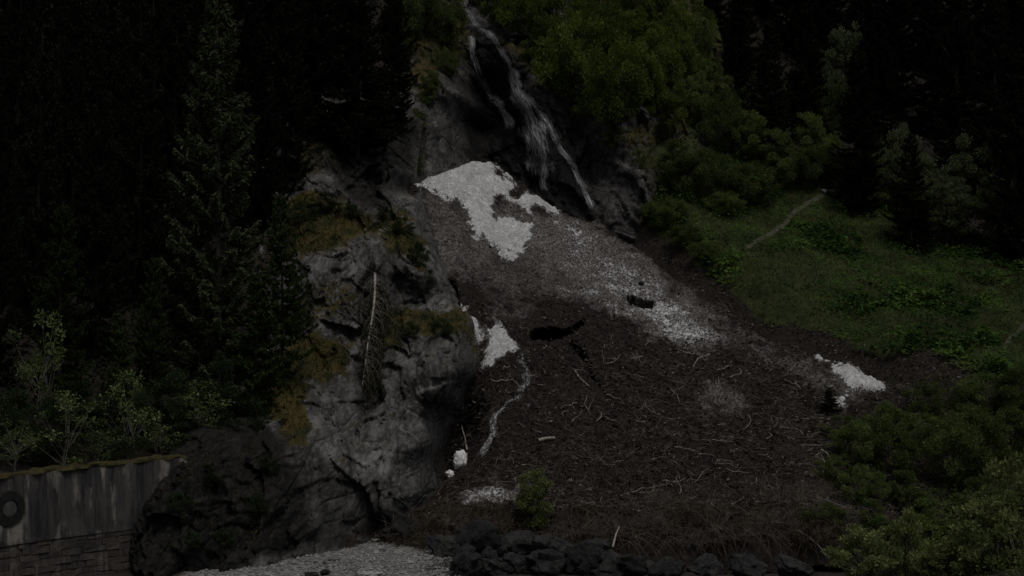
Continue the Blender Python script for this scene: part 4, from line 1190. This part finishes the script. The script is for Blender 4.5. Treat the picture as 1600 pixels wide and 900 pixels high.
spots = [(620,800),(665,790),(705,815),(735,845),(780,820),(900,830),(935,845),(975,835),(1010,820),(1050,830),(1085,845),(1115,820),(1150,840),(1190,830),(1225,815),(1260,840),(1240,780),(1180,770),(1280,770),(1100,780),(690,850),(640,830),(1290,810),(870,845),(1030,790),(1310,700),(1240,720)]
for i, (px, py) in enumerate(sorted(spots)):
    p, l = hit(px, py, 'chg')
    o = obj('bare_shrub', BARE[i % 3]); o.location = p; o.rotation_euler = (0, 0, RNG.uniform(0, 6.28)); s_ = RNG.uniform(0.75, 1.25); o.scale = (s_ * 1.15, s_, s_ * 0.85)
    tag(o, f'leafless brown twiggy shrub, {nth(i, len(spots))} along the debris bank', 'shrub', 'bare shrubs on the bank')

MAT['dry_grass'] = leaf_mat('dry_grass', (0.010, 0.008, 0.006), (0.10, 0.080, 0.058), 0.15, 0.9, 0.01)
n = 46000
x = RNG.uniform(-6.5, 17, n); y = 64.2 + 7.5 * RNG.beta(1.2, 2.0, n); z = cone_z(x, y)
B = np.stack([x, y, z], -1)
m = (sstep(-0.35, 0.35, fbm(B * 0.5, 3, 121)) > RNG.uniform(0, 1, n)) & (z > -8.6)
B = B[m]; n = len(B)
lean = np.stack([RNG.normal(0, 0.45, n), RNG.normal(-0.75, 0.4, n), RNG.uniform(0.1, 1.0, n)], -1)
ln = RNG.uniform(0.3, 1.0, n) * (1 + 0.5 * sstep(3, 8, B[:, 0]))
t = np.linspace(0, 1, 4)
Pg = B[:, None] + lean[:, None] * (t[None, :, None] * ln[:, None, None]); Pg[..., 2] -= (0.75 * t ** 2)[None] * ln[:, None]
sd_ = np.cross(lean, RNG.normal(size=(n, 3))); sd_ /= np.linalg.norm(sd_, axis=1, keepdims=True)
wd = (0.016 * (1 - 0.8 * t))[None, :, None] * sd_[:, None]
V = np.stack([Pg - wd, Pg + wd], 2).reshape(-1, 3)
F_ = (grid_faces(4, 2)[None] + (np.arange(n) * 8)[:, None, None]).reshape(-1, 4)
obj('dry_bank_grass', make_mesh('dry_bank_grass', V, F_, False, {'tint': ('FACE', np.repeat(np.clip(RNG.normal(0.4, 0.3, n), 0, 1), 3))}), MAT['dry_grass'], kind='stuff')

# ------------------------------------------------------------------ boulders
def boulder_mesh(seed, n=14):
    g = np.linspace(-1, 1, n)
    A, B = np.meshgrid(g, g)
    vs, fs, o = [], [], 0
    for ax in range(3):
        for s in (-1, 1):
            q = np.stack([A, B, np.full_like(A, s)], -1)
            q = np.roll(q, ax, axis=-1)
            vs.append(q.reshape(-1, 3)); f = grid_faces(n, n)
            fs.append((f if s > 0 else f[:, ::-1]) + o); o += n * n
    v = np.concatenate(vs); v = v / np.linalg.norm(v, axis=1, keepdims=True) ** 0.70
    r = np.random.default_rng(seed)
    for k in range(16):                                                 # planes knocked off the block
        d = r.normal(size=3); d /= np.linalg.norm(d); c = r.uniform(0.62, 0.92)
        e = np.clip(v @ d - c, 0, None); v = v - d * e[:, None] * 0.92
    nrm = v / np.linalg.norm(v, axis=1, keepdims=True)
    v = v + nrm * (0.20 * facets(v * 1.5 + seed * 7, seed)[:, None] + 0.05 * fbm(v * 2.5, 4, seed)[:, None])
    me = make_mesh('boulder', v, np.concatenate(fs), True)
    import bmesh
    bm = bmesh.new(); bm.from_mesh(me); bmesh.ops.remove_doubles(bm, verts=bm.verts, dist=0.004); bmesh.ops.recalc_face_normals(bm, faces=bm.faces); bm.to_mesh(me); bm.free()
    return me
BOUL = [boulder_mesh(41 + k, 18) for k in range(8)]
for b in BOUL: b.materials.append(MAT['boulder'])
bspots = [  # centre px, bottom py, half width px, height px
 (606,842,14,16),(636,848,30,40),(668,856,20,26),(694,868,26,32),(722,884,20,26),(745,872,30,66),(728,912,30,50),(766,884,18,24),(786,868,26,32),(776,912,26,26),(816,866,30,40),(812,900,26,34),(846,868,24,32),(856,916,34,44),(880,886,28,40),(910,900,36,44),
 (936,870,24,28),(952,912,34,36),(990,905,28,30),(1046,915,30,30),(1106,915,30,28),(1170,912,34,32),(1246,914,30,28)]
bspots = sorted(bspots)
for i, (px, by, hw_, hh) in enumerate(bspots):
    Y = GRAVEL_Z / ray(px, by)[1]
    Y = max(min(Y, 67.0), 57.3)
    p = at(px, by, Y); p[2] = max(p[2], GRAVEL_Z)
    sx, sz_ = hw_ / F_PX * Y, hh / F_PX * Y / 2
    o = obj('boulder', BOUL[(i * 3) % 8])
    o.location = p + [0, 0.4, sz_ * 0.8]
    o.scale = (sx * 1.08, sx * RNG.uniform(0.8, 1.1), sz_ * 1.15)
    o.rotation_euler = (RNG.normal(0, 0.3), RNG.normal(0, 0.3), RNG.uniform(0, 6.28))
    tag(o, f'dark grey boulder, {nth(i, len(bspots))} in the row at the foot of the debris', 'boulder', 'boulders of the bank')
# small stones apart from the row
for px, py, hw_, hh, lab, mt in [(1290,296,9,7,'pale flat stone lying beside the footpath on the right slope','pebble'),(1002,440,5,6,'small dark stone on the speckled snow above the crevice','boulder'),(488,893,14,12,'grey cobble on the gravel near the bottom edge','boulder'),(508,890,9,9,'smaller grey cobble right of the larger one on the gravel','boulder'),(575,893,22,10,'broad pale slab half buried in the gravel','pebble'),(862,800,8,9,'small grey stone below the yellow-green shrub','boulder'),(588,842,10,7,'pale stone at the gravel edge beneath the rocky spur','pebble')]:
    p, l = hit(px, py + hh, 'hcg')
    o = obj('stone', with_mats(BOUL[int(px) % 6], MAT[mt])); k = p[1] / F_PX
    o.location = p + [0, 0, hh * k * 0.45]; o.scale = (hw_ * k, hw_ * k * 0.8, hh * k * 0.6); o.rotation_euler = (0, 0, px)
    tag(o, lab, 'stone')

# gravel stones, uncountable
MAT['cobbles'] = leaf_mat('cobbles', (0.06, 0.059, 0.058), (0.28, 0.275, 0.265), 0.01, 0.9, 0.01)
n = 26000
x = RNG.uniform(-19, -1.5, n); y = 55.5 + 14 * RNG.uniform(0, 1, n); z = gravel_z(x, y)
s = np.exp(RNG.normal(-3.25, 0.5, n))
k = (x + 0.5 * RNG.normal(size=n) < -2.8) & (x + 0.3 * RNG.normal(size=n) > -13.0); x, y, z, s = x[k], y[k], z[k], s[k]; n = len(x)
octa = np.array([[1,0,0],[0,1,0],[-1,0,0],[0,-1,0],[0,0,0.6],[0,0,-0.6]], float)
of = np.array([[0,1,4],[1,2,4],[2,3,4],[3,0,4],[1,0,5],[2,1,5],[3,2,5],[0,3,5]])
ang = RNG.uniform(0, 6.28, n); ca_, sa_ = np.cos(ang), np.sin(ang)
V = octa[None] * (s[:, None, None] * RNG.uniform(0.6, 1.3, (n, 6, 3)))
V = np.stack([V[..., 0] * ca_[:, None] - V[..., 1] * sa_[:, None], V[..., 0] * sa_[:, None] + V[..., 1] * ca_[:, None], V[..., 2]], -1) + np.stack([x, y, z + s * 0.25], -1)[:, None]
obj('gravel_stones', make_mesh('gravel_stones', V, (of[None] + np.arange(n)[:, None, None] * 6).reshape(-1, 3), False, {'tint': ('FACE', np.repeat(np.clip(RNG.normal(0.45, 0.27, n), 0, 1), 8))}), MAT['cobbles'], kind='stuff')

# ------------------------------------------------------------------ snow chunks
def chunk(px, py, hw_, hh, label, seed):
    p, l = hit(px, py, 'cgr')
    k = p[1] / F_PX
    me = boulder_mesh(seed, 16)
    o = obj('snow_chunk', me, MAT['snow'])
    o.location = p + [0, -0.5, 0]; o.scale = (hw_ * k, hw_ * k, hh * k); o.rotation_euler = (0.2, 0.35, seed)
    tag(o, label, 'snow chunk')
chunk(719, 718, 13, 15, 'larger white snow chunk lodged beside the forked stick', 61)
chunk(704, 740, 8, 8, 'smaller white snow chunk below the larger one', 62)
n = 160                                                               # frayed ice standing behind the boulders
c = at(738, 838, 67.0)
b = c + RNG.normal(0, 1, (n, 3)) * [0.38, 0.25, 0.10]
d = RNG.normal(0, 0.45, (n, 3)) + [0, -0.2, 1]
v, f = tubes(b[:, None] + (d / np.linalg.norm(d, axis=1, keepdims=True))[:, None] * np.linspace(0, 1, 3)[None, :, None] * RNG.uniform(0.2, 0.55, n)[:, None, None], np.tile([0.06, 0.045, 0.008], (n, 1)), 4)
o = obj('ice_clump', make_mesh('ice_clump', v - c, f, True), MAT['snow']); o.location = c
tag(o, 'jagged white ice clump standing behind the boulders', 'ice')

# ------------------------------------------------------------------ uprooted spruce hanging down the spur
top_, bot_ = hit(593, 430, 'r')[0] + [0, -0.9, 0], hit(574, 600, 'r')[0] + [0, -1.0, 0]
for u_ in (0.25, 0.5, 0.75):                                       # hangs clear of the bulging rock
    g_ = hit(593 - 19 * u_, 430 + 170 * u_, 'r')[0][1] - 0.9 - (top_[1] + (bot_[1] - top_[1]) * u_)
    if g_ < 0: top_[1] += g_; bot_[1] += g_
root = tag(empty('hanging_spruce', top_), 'uprooted spruce hanging upside down over the rock, its branches drooping', 'dead tree')
L_ = bot_ - top_
t = np.linspace(0, 1, 10)[:, None]
Q = L_ * t + np.sin(t * 3.1) * [0.16, -0.25, 0] + np.sin(t * 7) * [0.05, 0, 0]
v, f = tubes(Q[None], (0.085 * (1 - 0.85 * t[:, 0]))[None], 8)
obj('trunk', make_mesh('trunk', v, f, True), MAT['driftwood'], root)
r = np.random.default_rng(77)
paths, radii, NB, ND, NL = [], [], [], [], []
for k in range(150):
    u = r.uniform(0.05, 0.95); s0 = np.array([np.interp(u, t[:, 0], Q[:, j]) for j in range(3)])
    a = r.uniform(-0.5, 1.0) if r.random() < 0.75 else r.uniform(-2.2, -0.8)
    out = np.array([math.cos(a), -abs(math.sin(a)) * 0.8 - 0.25, 0.12]); ln = r.gamma(4.0, 0.36) * (1.15 - 0.5 * u)
    tt = np.linspace(0, 1, 7)[:, None]
    p = s0 + out * (ln * r.uniform(0.2, 0.55)) * np.sin(tt * r.uniform(1.3, 2.2)) + np.cumsum(r.normal(0, 0.025, (7, 3)), axis=0) + np.array([0, 0, -1.0]) * ln * tt ** 1.7
    paths.append(p); radii.append(0.016 * (1 - 0.8 * tt[:, 0]))
    m = int(ln * 34); w_ = r.uniform(0.2, 1, m)
    NB.append(np.stack([np.interp(w_, tt[:, 0], p[:, j]) for j in range(3)], -1)); ND.append(r.normal(0, 0.5, (m, 3)) + [0, 0, -1]); NL.append(r.uniform(0.15, 0.42, m))
v, f = tubes(np.array(paths), np.array(radii), 3)
obj('branch_tangle', make_mesh('branch_tangle', v, f, True), MAT['bark_grey'], root)
B = np.concatenate(NB); ln = np.concatenate(NL)
v, f = blades(B, np.concatenate(ND), ln, np.full(len(B), 0.055))
obj('drooping_needles', make_mesh('drooping_needles', v, f, False, {'tint': ('FACE', np.clip(r.normal(0.35, 0.25, len(B)), 0, 1))}), MAT['needle_brown'], root)
n = 46
d = r.normal(size=(n, 3)) * [1, 0.7, 0.7] + [0, 0, 0.4]; d /= np.linalg.norm(d, axis=1, keepdims=True)
P = d[:, None] * np.linspace(0, 1, 5)[None, :, None] * r.uniform(0.3, 0.8, n)[:, None, None] + np.cumsum(r.normal(0, 0.04, (n, 5, 3)), axis=1)
v, f = tubes(P, np.tile(0.04 * (1 - 0.8 * np.linspace(0, 1, 5)), (n, 1)), 4)
obj('root_plate', make_mesh('root_plate', v, f, True), MAT['bark'], root)

# ------------------------------------------------------------------ retaining wall
def mat_concrete():
    m, N = new_mat('weathered_concrete')
    o = N.coord('World')
    st = N.noise(N.mapping(o, (1.4, 1.0, 0.12)), 2.0, 5, 0.65)
    st2 = N.noise(N.mapping(o, (3.2, 2.4, 0.10)), 2.4, 4, 0.6)
    fine = N.noise(o, 9, 4, 0.7)
    c = N.mix(N.ramp(st, [(0.40, 0), (0.60, 1)]), (0.012, 0.012, 0.014), (0.050, 0.046, 0.043))
    c = N.mix(N.ramp(N.noise(N.mapping(o, (0.55, 0.4, 0.10)), 2.0, 4, 0.6), [(0.52, 0), (0.60, 0.85)]), c, (0.19, 0.175, 0.155))
    c = N.mix(N.ramp(st2, [(0.60, 0), (0.74, 0.5)]), c, (0.13, 0.12, 0.11))
    c = N.mix(N.ramp(N.noise(o, 1.3, 6, 0.7), [(0.5, 0.0), (0.7, 0.7)]), c, (0.015, 0.014, 0.014))
    c = N.mix(N.ramp(fine, [(0.5, 0), (0.75, 0.35)]), c, (0.03, 0.028, 0.026))
    N.surface(c, 0.85, 0.25, N.bump(fine, 0.5, 0.05))
    return m
def mat_masonry():
    m, N = new_mat('wall_stone')
    w = N.coord('World')
    n = N.noise(w, 6, 4, 0.65)
    st = N.noise(N.mapping(w, (2.0, 1.6, 0.12)), 2.2, 5, 0.6)
    c = N.mix(N.rand(), (0.026, 0.021, 0.019), (0.058, 0.047, 0.041))
    c = N.mix(N.ramp(n, [(0.35, 0.6), (0.65, 0.0)]), c, (0.030, 0.026, 0.024))
    c = N.mix(N.ramp(N.noise(N.mapping(w, (0.55, 0.4, 0.10)), 2.0, 4, 0.6), [(0.52, 0), (0.62, 0.6)]), c, (0.13, 0.12, 0.108))
    c = N.mix(N.ramp(st, [(0.58, 0), (0.70, 0.6)]), c, (0.12, 0.11, 0.10))
    c = N.mix(N.ramp(N.noise(w, 0.9, 5, 0.65), [(0.45, 0.0), (0.65, 0.75)]), c, (0.022, 0.020, 0.019))
    c = N.mix(N.ramp(st, [(0.32, 0.7), (0.42, 0.0)]), c, (0.018, 0.017, 0.017))
    N.surface(c, 0.85, 0.25, N.bump(n, 0.7, 0.05))
    return m
MAT['concrete'], MAT['masonry'] = mat_concrete(), mat_masonry()
MAT['wall_moss'] = plain_mat('wall_moss', (0.012, 0.014, 0.006), (0.06, 0.046, 0.014), 4, bump=0.9, bdist=0.15)
MAT['mortar'] = plain_mat('mortar', (0.014, 0.012, 0.011), (0.038, 0.033, 0.03), 5)
MAT['drain_lid'] = plain_mat('drain_lid', (0.03, 0.03, 0.03), (0.075, 0.075, 0.073), 5)
MAT['dark_pipe'] = plain_mat('dark_pipe', (0.006, 0.006, 0.006), (0.018, 0.017, 0.016), 6)

def wall_pt(s, h, out=0.0):
    """s 0..1 along the wall, h 0..1 from foot to top, out towards the river"""
    x, y = WL[0] + (WR[0] - WL[0]) * s, WL[1] + (WR[1] - WL[1]) * s
    bow = 0.55 * math.sin(s * math.pi)
    d = np.array([WR[0] - WL[0], WR[1] - WL[1]]); d /= np.linalg.norm(d); nx, ny = d[1], -d[0]
    topz = WL[2] + (WR[2] - WL[2]) * s
    z = -9.3 + (topz + 9.3) * h
    o_ = out + 0.55 * (1 - h) - bow                                    # battered face
    return np.array([x + nx * o_, y + ny * o_, z])
wall = tag(empty('retaining_wall', wall_pt(0.5, 0)), 'stained concrete and stone retaining wall in the bottom left corner', 'wall')
wloc = np.array(wall.location)
def wall_box(s0, s1, h0, h1, o0, o1, ns=1):
    vs, fs = [], []
    for k in range(ns + 1):
        s = s0 + (s1 - s0) * k / ns
        vs += [wall_pt(s, h0, o1), wall_pt(s, h1, o1), wall_pt(s, h1, o0), wall_pt(s, h0, o0)]
    for k in range(ns):
        a = 4 * k
        for e in range(4): fs.append([a + e, a + 4 + e, a + 4 + (e + 1) % 4, a + (e + 1) % 4])
    fs.append([0, 1, 2, 3]); e = 4 * ns; fs.append([e + 3, e + 2, e + 1, e])
    return np.array(vs), np.array(fs)
HM = 0.47                                                              # masonry below, concrete above
v, f = wall_box(0, 1, HM, 0.985, -0.9, 0.0, 24)
obj('concrete_face', make_mesh('concrete_face', v - wloc, f), MAT['concrete'], wall)
v, f = wall_box(0, 1, 0.0, HM - 0.002, -0.9, -0.06, 24)
obj('mortar_core', make_mesh('mortar_core', v - wloc, f), MAT['mortar'], wall)
v, f = wall_box(0, 1, HM - 0.012, HM + 0.012, -0.3, 0.035, 24)
obj('string_course', make_mesh('string_course', v - wloc, f), MAT['concrete'], wall)
for ci in range(9):
    h0, h1 = HM * ci / 9 + 0.0025, HM * (ci + 1) / 9 - 0.0025
    if ci == 8: h1 -= 0.012
    s = RNG.uniform(-0.03, 0)
    while s < 1.0:
        e = s + RNG.uniform(0.03, 0.11)
        a, b = max(s, 0.0) + 0.0016, min(e, 1.0) - 0.0016
        if b - a > 0.012:
            v, f = wall_box(a, b, h0, h1, -0.10, RNG.uniform(-0.035, 0.012))
            v = v + RNG.normal(0, 0.018, v.shape)
            c = v.mean(0)
            o = obj('stone', make_mesh('wall_stone', v - c, f), MAT['masonry'], wall); o.location = c - wloc
        s = e
# moss along the coping
ns, K = 90, 6
vs = []
for k in range(ns + 1):
    s = k / ns
    for j in range(K):
        a = math.pi * j / (K - 1)
        rr = 0.16 + 0.10 * float(noise3(np.array([s * 24, j * 0.7, 1.0]), 5))
        p = wall_pt(s, 0.985, 0.0)
        q = wall_pt(s, 0.985, 1.0) - p
        vs.append(p + q * (math.cos(a) * rr - 0.12) * 1.4 + np.array([0, 0, math.sin(a) * rr * 1.1 - 0.02]))
obj('moss_coping', make_mesh('moss_coping', np.array(vs) - wloc, grid_faces(ns + 1, K), True), MAT['wall_moss'], wall)
# round drain in the concrete
dc = wall_pt(0.20, 0.74, 0.02)
dx = wall_pt(0.21, 0.74, 0.02) - wall_pt(0.19, 0.74, 0.02); dx /= np.linalg.norm(dx)
dn = wall_pt(0.2, 0.74, 1.0) - wall_pt(0.2, 0.74, 0.0); dz = np.cross(dn, dx) * -1
def ring(rs, ys, name, mat, par, n=28):
    th = np.arange(n) * 2 * math.pi / n
    v = np.concatenate([dc + np.outer(np.cos(th), dx) * r_ + np.outer(np.sin(th), dz) * r_ + dn * y_ for r_, y_ in zip(rs, ys)])
    K = len(rs); i = np.arange(n)
    f = np.concatenate([np.stack([k * n + i, k * n + (i + 1) % n, (k + 1) * n + (i + 1) % n, (k + 1) * n + i], -1) for k in range(K - 1)])
    return obj(name, make_mesh(name, v - wloc, f, False), mat, par)
ring([0.72, 0.68, 0.36, 0.33], [-0.02, 0.10, 0.11, -0.02], 'drain_ring', MAT['dark_pipe'], wall)
ring([0.325, 0.31, 0.2, 0.001], [-0.01, 0.08, 0.09, 0.095], 'drain_cover', MAT['drain_lid'], wall)
